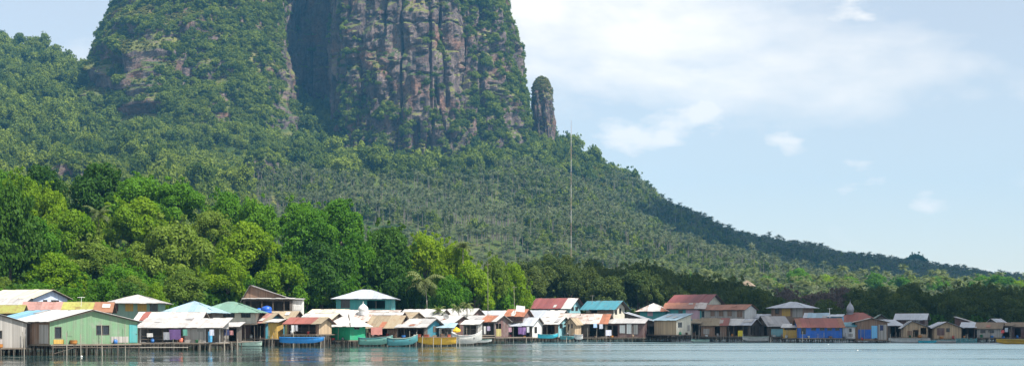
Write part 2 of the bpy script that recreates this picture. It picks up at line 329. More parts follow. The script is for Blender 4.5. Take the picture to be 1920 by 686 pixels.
for t in (.12, .3, .55, .8, .97):
    q = top.copy(); q[:, 0] += (cx-q[:, 0])*t; q[:, 1] += (cy-q[:, 1])*t; q[:, 2] = 371 + 30*math.sin(t*1.5) + 6*fbm(q[:, 0]/30, q[:, 1]/30, 0, 3); rows.append(q[None])
MV = np.concatenate(rows, 0); NR = MV.shape[0]
a_, b_ = np.meshgrid(np.arange(NR-1), np.arange(NU), indexing='ij'); b2 = (b_+1) % NU
MQ = np.stack([a_*NU+b_, a_*NU+b2, (a_+1)*NU+b2, (a_+1)*NU+b_], -1).reshape(-1, 4)
tag(ob('cliff_mountain', mesh_np('cliff_mountain', MV.reshape(-1, 3), MQ, rock_m)), 'sheer brown rock massif with overgrown ledges', 'mountain', kind='structure')
def rock_lump(name, label, px, d, z0, z1, rx, ry, seed, taper, lean=0, amp=.13):
    nu, nv = 90, 70; t = np.linspace(0, 2*np.pi, nu, endpoint=False); v = np.linspace(0, 1, nv)
    T, Vv = np.meshgrid(t, v); prof = taper(Vv); zz = z0+(z1-z0)*Vv
    c_, s_ = np.cos(T), np.sin(T)
    r = prof*(1+.05*np.round(4*fbm(c_*3+seed, s_*3, zz/12, 2))+amp*fbm(c_*2+seed, s_*2, zz/26, 4)+.07*fbm(c_*7+seed, s_*7, zz/9, 3))
    x = PX(px, d)+rx*r*c_+lean*Vv; y = d+ry*r*s_
    q = np.stack([x, y, zz+fbm(c_*4, s_*4, zz/5+seed, 2)*1.2], -1).reshape(-1, 3)
    a, b = np.meshgrid(np.arange(nv-1), np.arange(nu), indexing='ij'); b2 = (b+1) % nu
    Q = np.stack([a*nu+b, a*nu+b2, (a+1)*nu+b2, (a+1)*nu+b], -1).reshape(-1, 4)
    return tag(ob(name, mesh_np(name, q, Q, rock_m)), label, 'rock', kind='structure'), q
pin, pinq = rock_lump('rock_pinnacle', 'lone rock pinnacle beside the cliff', 1020, 1505, 170, PZ(145, 1505), 11.2, 14, 3.1, lambda v: np.where(v > .6, np.sqrt(np.clip(1-((v-.6)/.405)**2.2, 0, 1))*.98+.02, .93+.07*v/.6)*np.where(v > .99, .3, 1), -2.5, .24)
lump = lambda v: np.sqrt(np.clip(1-v**3, 0, 1))
lq = [rock_lump('rock_outcrop', 'bare brown rock band above the near trees', 468, 1085, 66, 103, 30, 16, 8.2, lump, 0, .6)[1], rock_lump('rock_outcrop', 'bare rock face on the left slope', 492, 1180, 104, 140, 17, 14, 1.7, lump, 0, .6)[1],
      rock_lump('rock_outcrop', 'pale bare rock on the left slope', 165, 1010, 84, 116, 24, 18, 5.5, lump, -6, .6)[1]]

# ------------------------------------------------------------------ plants
def crown_mesh(name, seed, nl, size, lobes, mat, squash=.8, spread=.62, lr=(.3, .5)):
    """leaf-sized faces over a cluster of uneven clumps with gaps between; unit crown: half-width about 1, from z=0 up to about 1.25"""
    r = np.random.default_rng(seed); C = []; RR = []; sx, sy = r.uniform(.85, 1.12, 2)
    for k in range(lobes):
        a = r.random()*6.28; el = r.uniform(-.25, 1.5); rad = spread*r.uniform(.7, 1.12)*(.5 if k < lobes//6 else 1)
        C.append((sx*rad*math.cos(el)*math.cos(a), sy*rad*math.cos(el)*math.sin(a), .5+rad*math.sin(el)*.92)); RR.append(r.uniform(*lr))
    for k in range(lobes//2):                      # sprays that break the outline
        a = r.random()*6.28; el = r.uniform(-.1, 1.4); rad = spread*r.uniform(1.2, 1.5); C.append((sx*rad*math.cos(el)*math.cos(a), sy*rad*math.cos(el)*math.sin(a), .5+rad*math.sin(el)*.95)); RR.append(r.uniform(.3, .6)*lr[0])
    lobes = len(C); C = np.array(C); RR = np.array(RR); pk = r.choice(lobes, nl, p=RR**2/(RR**2).sum()); tint = r.random(lobes)
    dv = r.normal(size=(nl, 3)); dv[:, 2] = dv[:, 2]*.8+.25; dv /= np.linalg.norm(dv, axis=1)[:, None]
    rad = RR[pk]*(.6+.5*r.random(nl)**.7)
    ctr = C[pk]+dv*rad[:, None]*np.array([1, 1, squash])
    nrm = dv*.9+r.normal(size=(nl, 3))*.5+np.array([0, 0, .4]); nrm /= np.linalg.norm(nrm, axis=1)[:, None]
    ta = np.cross(nrm, r.normal(size=(nl, 3))); ta /= np.linalg.norm(ta, axis=1)[:, None]; tb = np.cross(nrm, ta)
    s = size*r.uniform(.6, 1.35, nl)[:, None]
    V = np.stack([ctr-ta*s, ctr-tb*s*.55+nrm*s*.18, ctr+ta*s, ctr+tb*s*.55-nrm*s*.1], 1).reshape(-1, 3)
    m = mesh_np(name, V, np.arange(nl*4).reshape(-1, 4), mat)
    m.attributes.new('clump', 'FLOAT', 'FACE').data.foreach_set('value', tint[pk].astype(np.float32)); return m
def trunk_mesh(name, seed, mat, limbs=6):
    r = random.Random(seed); m = MB(); p = Vector((0, 0, -.08)); rad = .05
    for k in range(5):
        q = Vector((r.uniform(-.03, .03), r.uniform(-.03, .03), .16*(k+1))); m.bar(p, q, rad, 7, rad*.86); p = q; rad *= .86
    for k in range(limbs):
        a = 6.28*k/limbs+r.uniform(-.3, .3); s = Vector((0, 0, r.uniform(.45, .78))); e = Vector((math.cos(a)*r.uniform(.22, .4), math.sin(a)*r.uniform(.22, .4), r.uniform(.86, 1.1)))
        md = (s+e)/2+Vector((0, 0, -.04)); m.bar(s, md, .026, 5, .018); m.bar(md, e, .018, 5, .008)
    return mesh(name, m.v, m.f, mat, True)
def palm_meshes(seed, mat, tmat, fr=18, lf=11, droop=1.0):
    r = random.Random(seed); V = []; Q = []
    for k in range(fr):
        a = 6.283*k/fr+r.uniform(-.25, .25); el = r.uniform(-.35, 1.15); L = r.uniform(.85, 1.1)
        dx, dy = math.cos(a), math.sin(a); p = Vector((0, 0, 0)); pts = []
        for s in range(lf+1):
            t = s/lf; e = el-droop*1.5*t*t-.2*t; pts.append(p.copy()); p = p+Vector((dx*math.cos(e), dy*math.cos(e), math.sin(e)))*(L/lf)
        side = Vector((-dy, dx, 0))
        for s in range(lf):
            w_ = .20*math.sin(math.pi*min(1, (s+1.2)/(lf+.6))**.7)+.03; b0 = pts[s]; b1 = pts[s]+(pts[s+1]-pts[s])*.62
            for sg in (-1, 1):
                tip = side*sg*w_+(pts[s+1]-pts[s])*.9+Vector((0, 0, -w_*r.uniform(.35, .9))); i = len(V)
                V += [b0, b1, b1+tip*.95, b0+tip*.8]; Q.append((i, i+1, i+2, i+3))
    cm = mesh_np('palm_crown', np.array([tuple(v) for v in V]), np.array(Q), mat)
    m = MB(); p = Vector((0, 0, -.04)); bx, by = r.uniform(-.06, .06), r.uniform(-.06, .06); rad = .018
    for k in range(6):
        t = (k+1)/6; q = Vector((bx*math.sin(t*3.1), by*math.sin(t*3.1), t)); m.bar(p, q, rad, 6, rad*.9); p = q; rad *= .9
    return cm, mesh('palm_trunk', m.v, m.f, tmat, True)
bark = m_plain('bark', (.16, .125, .095), .9, .4, 4); palm_bark = m_plain('palm_bark', (.27, .24, .20), .9, .3, 3)
LEAF = {'Y': m_leaf('leaf_yellow_green', (.075, .18, .006), (.24, .33, .010), .45), 'G': m_leaf('leaf_green', (.035, .12, .006), (.12, .25, .012), .40),
        'D': m_leaf('leaf_dark_green', (.020, .065, .007), (.065, .14, .012), .34), 'O': m_leaf('leaf_olive', (.06, .12, .014), (.19, .26, .035), .4),
        'M': m_leaf('leaf_mangrove', (.035, .065, .015), (.115, .15, .035), .3), 'B': m_leaf('leaf_bare_twigs', (.09, .07, .065), (.15, .115, .10), .1),
        'P': m_leaf('leaf_palm', (.07, .105, .03), (.19, .21, .075), .3, .4, .4), 'S': m_leaf('leaf_slope_palm', (.05, .075, .03), (.17, .185, .095), .25, .5, .4),
        'F': m_leaf('leaf_forest', (.018, .055, .010), (.22, .27, .035), .34, .38), 'H': m_leaf('leaf_grass_scrub', (.085, .11, .022), (.26, .24, .06), .3, .4)}
CROWN = [crown_mesh('tree_crown', 100+i, 14000, .040, 34+i % 4*8, LEAF['G'], .8, .70, (.13, .32)) for i in range(8)]
TRUNK = [trunk_mesh('tree_trunk', 40+i, bark, 5+i % 3) for i in range(4)]
PALM = [palm_meshes(200+i, LEAF['P'], palm_bark, 17+i*2, 11, .85+.15*i) for i in range(4)]
ORD = {}    # things told apart by their order from the left beside a landmark
def tree(name, label, x, y, zb, H, wd, kind, group=None, ch=None, cat='tree'):
    e = ob(name, None, None, (x, y, zb), (0, 0, random.uniform(0, 6.28))); tag(e, label, cat, group)
    e.empty_display_size = .5
    ch = min(ch or min(H*.8, wd*.85), wd*1.2)
    ob('trunk', random.choice(TRUNK), e, (0, 0, 0), None, (max(5, wd*.55), max(5, wd*.55), H-ch*.42))
    ob('crown', random.choice(CROWN), e, (0, 0, H-ch), None, (wd/2, wd/2, ch/1.22), LEAF[kind]); return e
def palm(name, label, x, y, zb, H, rad, group=None, kind='P'):
    e = ob(name, None, None, (x, y, zb), (0, 0, random.uniform(0, 6.28))); tag(e, label, 'palm', group)
    c, t = random.choice(PALM); ob('trunk', t, e, (0, 0, 0), None, (9, 9, H)); ob('crown', c, e, (0, 0, H-.1), None, (rad,)*3, LEAF[kind]); return e
def px_tree(name, label, px, ytop, wpx, d, kind, group=None, chpx=None):
    x = PX(px, d); zb = float(ground([x], [d])[0]); zt = PZ(ytop, d); H = max(3.5, zt-zb); wd = wpx*d/F
    return tree(name, label, x, d, zb, H, wd, kind, group, None if chpx is None else min(H*.92, chpx*d/F))

hb_x = [-300, 0, 200, 330, 450, 600, 740, 860, 980, 1100, 1350, 1640, 2200]; hb_y = [238, 238, 236, 246, 282, 290, 300, 304, 322, 340, 365, 352, 345]   # depth where the village ends
# the wooded bank behind the left half of the village: (px, top row, width px, depth, tint, label)
BANK = [
 (20, 372, 120, 262, 'D', 'tall dark tree at the left edge of the photo', 190), (78, 330, 92, 352, 'D', 'dark round tree on the skyline left of the largest dark crown', 90),
 (-8, 330, 90, 345, 'G', 'green tree cut by the left edge below the hill', 90), (38, 342, 82, 320, 'Y', 'bright yellow green tree on the ridge near the left edge', 110), (92, 368, 78, 312, 'Y', 'bright yellow green tree below the dark round skyline tree', 110),
 (183, 326, 120, 345, 'D', 'largest dark tree crown standing highest on the wooded bank', 120), (262, 345, 110, 345, 'G', 'deep green tree right of the highest dark crown', 90), (328, 352, 92, 342, 'G', 'deep green tree before the skyline gap over the grey village roof', 80),
 (245, 385, 110, 318, 'Y', 'bright green tree below the deep green skyline trees', 90), (135, 412, 96, 305, 'Y', 'yellow green tree below the highest dark crown', 110), (60, 428, 110, 290, 'G', 'green tree above the pale blue house', 110),
 (170, 462, 110, 282, 'O', 'dull olive tree in the middle of the left bank', 100), (320, 432, 130, 285, 'O', 'large pale topped olive tree behind the two storey green house', 140), (395, 405, 70, 322, 'O', 'small brownish tree left of the centre green crowns', 60),
 (425, 377, 100, 335, 'G', 'bright topped tree left of the centre skyline gap', 110), (480, 385, 80, 330, 'G', 'green tree just left of the centre skyline gap', 90), (462, 437, 110, 300, 'Y', 'yellow green tree behind the dark wooden house', 100),
 (425, 490, 78, 272, 'Y', 'yellow green tree behind the green hip roof', 90), (100, 492, 100, 262, 'Y', 'yellow green tree behind the pale blue house', 90), (225, 505, 100, 262, 'G', 'dark green bushy tree behind the flat roofed pale green house', 80), (345, 515, 80, 262, 'O', 'grey olive tree behind the light blue hip roof', 70),
 (560, 388, 90, 335, 'G', 'green domed tree right of the centre skyline gap', 80), (632, 390, 110, 335, 'G', 'broad green tree on the skyline above the teal house', 90), (585, 412, 100, 312, 'G', 'green tree below the broad skyline crown', 100), (605, 470, 110, 295, 'D', 'dark green tree left of the teal house roof', 110),
 (530, 500, 90, 285, 'Y', 'brightest yellow green tree right of the dark wooden house', 90), (575, 515, 70, 282, 'G', 'green tree between the dark wooden house and teal house', 80), (725, 416, 100, 325, 'D', 'dark skyline tree above the right end of the teal roof', 110), (725, 470, 95, 300, 'D', 'very dark tree directly behind the teal house', 120), (672, 452, 80, 305, 'G', 'green tree above the middle of the teal roof', 110),
 (795, 425, 80, 330, 'Y', 'yellow green tree on the skyline above the drooping palm', 90), (850, 450, 80, 322, 'Y', 'yellow green tree right of the drooping palm', 100), (770, 505, 60, 300, 'D', 'dark tree left of the drooping palm', 90), (890, 485, 80, 300, 'Y', 'leafy lime green tree above the white roofs', 100), (848, 510, 70, 288, 'G', 'mid green tree just right of the drooping palm', 90),
 (925, 474, 60, 318, 'O', 'thin brownish green tree near the right end of the bank', 110), (958, 492, 62, 308, 'Y', 'lime green tree ending the wooded bank on the right', 110), (940, 530, 60, 300, 'G', 'low green tree by the thin white pole', 70), (650, 520, 70, 292, 'G', 'low green tree behind the teal house left corner', 70)]
for px, yt, wp, d, k, lab, ch in BANK: px_tree('broadleaf_tree', lab, px, yt-3+np.interp(px, [660, 720, 1000], [0, 20, 20]), wp*1.22, max(d, np.interp(px, hb_x, hb_y)+wp*.045), k, 'trees on the wooded bank', ch)
sky_x = [-150, 0, 60, 110, 183, 330, 380, 430, 510, 560, 690, 760, 850, 950, 985]; sky_y = [340, 350, 350, 372, 345, 370, 415, 395, 405, 405, 425, 462, 490, 520, 570]
for i in range(110):                       # the smaller trees between them
    px = random.uniform(-60, 962); d0 = np.interp(px, hb_x, hb_y)+4; d = d0+(352-d0)*random.random()**1.2; yt = np.interp(px, sky_x, sky_y)+random.uniform(14, 48)+(352-d)*1.5
    if yt > 562: yt = random.uniform(535, 562)
    ORD.setdefault('bank', []).append((px, d, None)); e_ = px_tree('bank_tree', 'smaller leafy tree on the left bank', px, yt, random.uniform(60, 105), d, random.choice('GGYYDOGG'), 'smaller trees filling the wooded bank', random.uniform(70, 110)); ORD['bank'][-1] = (px, d, e_)
def px_palm(name, label, px, ytop, d, rpx, group=None, kind='P'):
    x = PX(px, d); zb = float(ground([x], [d])[0]); rad = rpx*d/F; H = max(2.5, PZ(ytop, d)-zb-rad*.35)
    return palm(name, label, x, d, zb, H, rad, group, kind)
px_palm('coconut_palm', 'coconut palm with pale fronds among the left bank crowns', 185, 388, 308, 34, 'palms on the wooded bank')
px_palm('coconut_palm', 'tall coconut palm with drooping yellowed fronds right of the teal house', 796, 512, 300, 46, 'palms on the wooded bank')
px_palm('coconut_palm', 'dark spiky palm top on the skyline above the white roofs', 868, 452, 318, 24, 'palms on the wooded bank')
for px, yt, nm in ((822, 574, 'first'), (858, 570, 'second'), (876, 566, 'third')): px_palm('coconut_palm', 'low palm showing over the white roofs, %s from the drooping palm' % nm, px, yt, 285, 17, 'palms on the wooded bank')

# dark mangrove belt behind the right half of the village
mg_x = [960, 1030, 1090, 1130, 1200, 1260, 1330, 1420, 1500, 1570, 1700, 1800, 1900, 2100, 2400]; mg_y = [498, 486, 488, 502, 488, 509, 524, 539, 552, 548, 541, 538, 540, 540, 540]
px = 975.0; k = 0
while px < 1985:
    d = random.choice((372, 392, 415, 435)); yt = np.interp(px, mg_x, mg_y)+random.uniform(-3, 9)+(435-d)*.25
    bare = 1460 < px < 1590 and yt < 572
    e_ = px_tree('mangrove_tree', 'leafless purplish brown mangrove tree at the top of the belt' if bare else 'dark green mangrove tree in the belt behind the right half village',
            px, yt-(5 if bare else 0), random.uniform(58, 82), d, 'B' if bare else 'M', 'leafless mangrove trees' if bare else 'mangrove trees behind the village', random.uniform(60, 90)); ORD.setdefault('bare' if bare else 'mangrove', []).append((px, d, e_))
    px += random.uniform(9, 16)
for i in range(46):
    px = random.uniform(970, 1970); d = random.uniform(355, 372)
    e_ = px_tree('mangrove_tree', 'dark green mangrove tree in the belt behind the right half village', px, np.interp(px, mg_x, mg_y)+random.uniform(14, 34), random.uniform(55, 80), max(d, np.interp(px, hb_x, hb_y)+9), 'M', 'mangrove trees behind the village', 60); ORD['mangrove'].append((px, 300, e_))
# sunlit coconut grove on the plain
for i in range(250):
    d = random.uniform(640, 980); px = random.uniform(985, 1955); x = PX(px, d); zb = float(ground([x], [d])[0])
    palm('grove_palm', 'sunlit coconut palm in the grove between the mangroves and the dark ridge', x, d, zb, random.uniform(8.5, 14), random.uniform(3.2, 4.3), 'coconut palms of the sunlit grove')
for px, yt, wp in ((1500, 508, 62), (1545, 520, 60), (1590, 522, 55), (1640, 515, 50), (1440, 520, 46), (1690, 522, 60), (1760, 523, 52), (1840, 520, 60), (1875, 518, 66), (1905, 527, 50), (1370, 520, 40), (1290, 512, 40)):
    e_ = px_tree('grove_tree', 'round green tree among the sunlit coconut palms', px, yt, wp, random.uniform(720, 800), random.choice('YGG'), 'round trees in the palm grove', 34); ORD.setdefault('round', []).append((px, 0, e_))
px_palm('coconut_palm', 'pale palm standing taller than the rest of the sunlit grove', 1580, 498, 760, 15)
# single trees on the far skyline
for px, yt, wp, d, kd, lab in ((1049, 262, 20, 1500, 'D', 'small dark tree right of the rock pinnacle'), (1086, 280, 20, 1508, 'D', 'wind bent tree by the mast top'), (1116, 282, 24, 1512, 'F', 'slender tall tree alone on the ridge right of the mast'), (1140, 312, 26, 1525, 'D', 'low dark tree on the ridge crest'),
                               (1192, 336, 34, 1540, 'F', 'spreading tree on the ridge shoulder'), (1212, 342, 28, 1545, 'F', 'tree overhanging the end of the ridge shoulder'), (1718, 478, 44, 1800, 'D', 'rounded tree on the dark palm ridge'), (38, 66, 30, 1655, 'F', 'tree on the top of the left hill'), (83, 64, 26, 1655, 'F', 'bare topped tree on the left hill')):
    px_tree('ridge_tree', lab, px, yt, wp, d, kd, 'single trees on the skyline')

# far forest, palms on the slopes, scrub on the ledges: too many to count -> instanced masses
def scatter(name, label, cat, pts, scl, protos):
    """one object; a geometry-node set-up puts a plant on every point"""
    pts = np.asarray(pts, np.float32); m = bpy.data.meshes.new(name); m.vertices.add(len(pts)); m.vertices.foreach_set('co', pts.ravel())
    a = m.attributes.new('psize', 'FLOAT_VECTOR', 'POINT'); a.data.foreach_set('vector', np.asarray(scl, np.float32).ravel())
    a = m.attributes.new('prot', 'FLOAT_VECTOR', 'POINT'); a.data.foreach_set('vector', np.c_[np.zeros((len(pts), 2)), rng.random(len(pts))*6.28].astype(np.float32).ravel())
    pick = rng.integers(0, len(protos), len(pts)); a = m.attributes.new('pick', 'INT', 'POINT'); a.data.foreach_set('value', pick.astype(np.int32))
    o = ob(name, m); tag(o, label, cat, kind='stuff')
    g = bpy.data.node_groups.new(name, 'GeometryNodeTree')
    g.interface.new_socket('Geometry', in_out='INPUT', socket_type='NodeSocketGeometry'); g.interface.new_socket('Geometry', in_out='OUTPUT', socket_type='NodeSocketGeometry')
    gi = g.nodes.new('NodeGroupInput'); go = g.nodes.new('NodeGroupOutput'); jn = g.nodes.new('GeometryNodeJoinGeometry')
    def at(nm, ty):
        q = g.nodes.new('GeometryNodeInputNamedAttribute'); q.data_type = ty; q.inputs[0].default_value = nm; return q.outputs[0]
    for k, pr in enumerate(protos):
        po = bpy.data.objects.new(name+'_plant', pr)
        oi = g.nodes.new('GeometryNodeObjectInfo'); oi.inputs['Object'].default_value = po
        ip = g.nodes.new('GeometryNodeInstanceOnPoints'); cmp = g.nodes.new('FunctionNodeCompare'); cmp.data_type = 'INT'; cmp.operation = 'EQUAL'
        L = g.links.new; L(at('pick', 'INT'), cmp.inputs[2]); cmp.inputs[3].default_value = k
        L(gi.outputs[0], ip.inputs['Points']); L(cmp.outputs[0], ip.inputs['Selection']); L(oi.outputs['Geometry'], ip.inputs['Instance'])
        L(at('psize', 'FLOAT_VECTOR'), ip.inputs['Scale']); L(at('prot', 'FLOAT_VECTOR'), ip.inputs['Rotation']); L(ip.outputs[0], jn.inputs[0])
    g.links.new(jn.outputs[0], go.inputs[0]); md = o.modifiers.new('plants', 'NODES'); md.node_group = g
    return o
FAR = [crown_mesh('forest_tree', 300+i, 1000, .105, 16, LEAF['F'], .85, .68, (.18, .38)) for i in range(6)]
FAR2 = [crown_mesh('canopy_tree', 320+i, 1900, .075, 22, LEAF['F'], .85, .70, (.16, .34)) for i in range(6)]
SCRUB = [crown_mesh('ledge_scrub', 330+i, 420, .14, 8, LEAF['F'], .8, .6, (.3, .5)) for i in range(3)]
GRASS = [crown_mesh('ledge_grass', 340+i, 260, .20, 7, LEAF['H'], .6, .7, (.25, .4)) for i in range(3)]
def slope_palm(seed):
    c, t = palm_meshes(seed, LEAF['S'], palm_bark, 13, 6, 1.0)
    V = np.empty(len(c.vertices)*3, np.float32); c.vertices.foreach_get('co', V); V = V.reshape(-1, 3)*3.6; V[:, 2] += 12
    Q = np.arange(len(V)).reshape(-1, 4); tv = np.array([[.25, 0, -1], [-.25, 0, -1], [-.15, 0, 12], [.15, 0, 12], [0, .25, -1], [0, -.25, -1], [0, -.15, 12], [0, .15, 12]])
    m = mesh_np('slope_palm', np.r_[V, tv], np.r_[Q, np.array([[0, 1, 2, 3], [4, 5, 6, 7]])+len(V)], LEAF['S'])
    m.materials.append(palm_bark); mi = np.zeros(len(Q)+2, np.int32); mi[-2:] = 1; m.polygons.foreach_set('material_index', mi); return m
SPALM = [slope_palm(400+i) for i in range(5)]
sp = 6.9
ax, ay = np.meshgrid(np.arange(-1000, 900, sp), np.arange(460, 2150, sp)); ax = ax.ravel()+rng.uniform(-.48, .48, ax.size)*sp; ay = ay.ravel()+rng.uniform(-.48, .48, ay.size)*sp
LUMPS = [(PX(468, 1085), 1085, 30), (PX(492, 1180), 1180, 17), (PX(165, 1010), 1010, 26)]
def clear(x, y):                              # bare rock keeps the trees off its face
    r = np.ones(len(x), bool)
    for a, b, q in LUMPS: r &= ~((np.abs(x-a) < q*.95) & (y > b-52) & (y < b+6))
    return r
ppx = 960+F*ax/ay; keep = (ppx > -260) & (ppx < 2200) & clear(ax, ay); ax, ay, ppx = ax[keep], ay[keep], ppx[keep]; az = ground(ax, ay)
zone = fbm(ax/120, ay/120, 5, 3)
palmy = ((ppx > 470) & (az < 112+38*zone+np.clip((ppx-900)*.08, 0, 40))) | (ppx > 1230)
nogo = (ay < 1010) & (ppx > 985)                                     # the grove of single palms stands there
bare = (zone > .33) & ~palmy & (ppx > 950) & (ppx < 1200)
grove2 = nogo & (ay > 620) & (rng.random(len(ax)) < .8)
F_ = ~palmy & ~nogo & ~bare & (rng.random(len(ax)) < .62)
s_ = rng.uniform(2.4, 4.6, len(ax))*(1+.3*zone)
scatter('slope_forest', 'dense green forest covering the mountain slopes', 'forest', np.c_[ax, ay, az-1.5][F_], np.c_[s_, s_, s_*rng.uniform(1.1, 2.0, len(s_))][F_], FAR)
sb = 11.8; bx_, by_ = np.meshgrid(np.arange(-1000, 500, sb), np.arange(560, 2100, sb)); bx_ = bx_.ravel()+rng.uniform(-.5, .5, bx_.size)*sb; by_ = by_.ravel()+rng.uniform(-.5, .5, by_.size)*sb
bp_ = 960+F*bx_/by_; bz_ = ground(bx_, by_); bzn = fbm(bx_/120, by_/120, 5, 3)
bk = clear(bx_, by_) & (bp_ > -260) & (bp_ < 1190) & ~((bp_ > 470) & (bz_ < 118+38*bzn+np.clip((bp_-900)*.08, 0, 40))) & (rng.random(len(bx_)) < .92) & ~((bzn > .33) & (bp_ > 950))
sb_ = 4.4+7.5*rng.random(len(bx_))**2.4; scatter('slope_canopy', 'tall broad crowns standing out of the slope forest', 'forest', np.c_[bx_, by_, bz_+.5][bk], np.c_[sb_, sb_, sb_*rng.uniform(1.1, 1.6, len(sb_))][bk], FAR2)
P_ = ((palmy & ~nogo) & (rng.random(len(ax)) < .93)) | grove2; s2 = rng.uniform(.8, 1.2, len(ax)); hgt2 = np.where((ppx > 1230) & (ay > 1100), .72, np.where(ay < 1010, .62, 1.0))
scatter('slope_palm_forest', 'coconut palm plantation covering the lower slopes and ridge', 'forest', np.c_[ax, ay, az][P_], np.c_[s2, s2, s2*hgt2*rng.uniform(.8, 1.15, len(s2))][P_], SPALM)
B_ = ((rng.random(len(ax)) < .3) & palmy & (zone > .05) & (ay > 1000) & (ppx < 1260)) | ((rng.random(len(ax)) < np.where((ay > 1350) & (ppx > 1200), .75, .35)) & (ppx > 985) & ((ay > 1010) | (ay > 620)) & (az < 135))
s3 = np.where((ppx > 1230) | (ay < 1010), rng.uniform(2.4, 4.6, len(ax)), rng.uniform(3, 6.5, len(ax))); scatter('slope_broadleaf', 'broadleaf trees scattered through the slope palms', 'forest', np.c_[ax, ay, az][B_], np.c_[s3, s3, s3*1.5][B_], FAR)
cgx = rng.uniform(20, 150, 1500); cgy = rng.uniform(1380, 1530, 1500); cgp = 960+F*cgx/cgy; ck = (cgp > 985) & (cgp < 1180)
s4 = rng.uniform(2, 4, 1500); scatter('ridge_grass', 'yellow green grass and scrub on the ridge below the pinnacle', 'grass', np.c_[cgx, cgy, ground(cgx, cgy)-.5][ck], np.c_[s4, s4, s4*.6][ck], GRASS)
# on the rock
V4 = MV.reshape(-1, 3)[MQ]; ctr = V4.mean(1); nr = np.cross(V4[:, 1]-V4[:, 0], V4[:, 3]-V4[:, 0]); nr /= np.linalg.norm(nr, axis=1)[:, None]+1e-9
cpx = 960+F*ctr[:, 0]/ctr[:, 1]; front = (ctr[:, 1] < 1660) & (cpx > 120); vis = front & (ctr[:, 2] > 120)
mask = fbm(ctr[:, 0]/24, ctr[:, 1]/24, ctr[:, 2]/30, 4)
leftz = np.clip((540-cpx)/20, 0, 1); recess = (cpx > 512) & (cpx < 634)
dens = (nr[:, 2]*1.1 + mask*1.9 - .12 + .62*leftz*np.clip(1.25-(ctr[:, 2]-250)/160, 0, 1) + 1.0*np.clip((cpx-370)/60, 0, 1)*leftz + .45*leftz + 1.0*np.clip((222-ctr[:, 2])/40, 0, 1) + .85*((cpx > 878)) + 1.1*np.clip((np.interp(cpx, [630, 690, 760, 815, 850, 1000], [218, 198, 178, 172, 212, 240])-ctr[:, 2])/12, 0, 1)*(cpx > 630) + .25*np.clip((ctr[:, 2]-285)/40, 0, 1) - .6*recess + .2*leftz - .62*np.clip((400-cpx)/50, 0, 1)*(ctr[:, 2] > 205))
dens = np.clip(dens, 0, 1)*vis
gr = fbm(ctr[:, 0]/35, ctr[:, 1]/35, ctr[:, 2]/14+40, 3)
pk = rng.random(len(dens)) < dens*(.30+.32*leftz); grass = pk & (gr + nr[:, 2]*.35 > .27+.22*np.clip((cpx-290)/60, 0, 1)*leftz); shr = pk & ~grass; big = shr & (rng.random(len(dens)) < .22*(.25+1.7*leftz*np.clip((cpx-230)/80, .4, 1)+.6*(cpx > 875)+.5*(ctr[:, 2] < 215)))
def rs(msk, lo, hi, zf):
    s = rng.uniform(lo, hi, msk.sum())*(1+.5*np.clip(mask[msk], -.5, 1)); return np.c_[s, s, s*zf]
scatter('cliff_trees', 'green trees rooted on the cliff ledges', 'trees', (ctr-nr*.8)[big]-[0, 0, 2.0], rs(big, 3.2, 6.5, 1.15), FAR)
scatter('cliff_scrub', 'dark shrubs clinging to the cliff ledges', 'shrubs', (ctr-nr*.4)[shr]-[0, 0, 1.0], rs(shr, 1.6, 4.2, 1.0), SCRUB)
scatter('cliff_grass', 'yellow green grass on the cliff ledges', 'grass', (ctr-nr*.3)[grass]-[0, 0, .6], rs(grass, 1.4, 3.2, .75), GRASS)
lqa = np.concatenate(lq); lqa = lqa[rng.random(len(lqa)) < .05]; s7 = rng.uniform(2, 4.5, len(lqa)); scatter('outcrop_scrub', 'shrubs growing over the rock outcrops', 'shrubs', lqa-[0, 0, 1.2], np.c_[s7, s7, s7], SCRUB)
pq = pinq[(pinq[:, 2] > 196)]; pq = pq[(rng.random(len(pq)) < np.clip((pq[:, 2]-225)/35, .03, .5))]
s5 = rng.uniform(.8, 1.9, len(pq)); scatter('pinnacle_scrub', 'grass and scrub on the rock pinnacle', 'grass', pq-[0, 0, .8], np.c_[s5, s5, s5*.8], GRASS)
# undergrowth of the near bank and mangroves
ux = rng.uniform(-150, 130, 5200); uy = rng.uniform(235, 440, 5200); up = 960+F*ux/uy; uz = ground(ux, uy); uk = (uz > .1) & (uy > np.interp(up, hb_x, hb_y)+3) & (up > -250) & (up < 2200)
s6 = rng.uniform(1.6, 3.4, 5200); scatter('undergrowth', 'dark undergrowth beneath the bank trees', 'undergrowth', np.c_[ux, uy, uz-.6][uk], np.c_[s6, s6, s6*1.3][uk], [crown_mesh('undergrowth_bush', 360+i, 420, .16, 8, LEAF['D'], .8, .6, (.3, .5)) for i in range(3)])
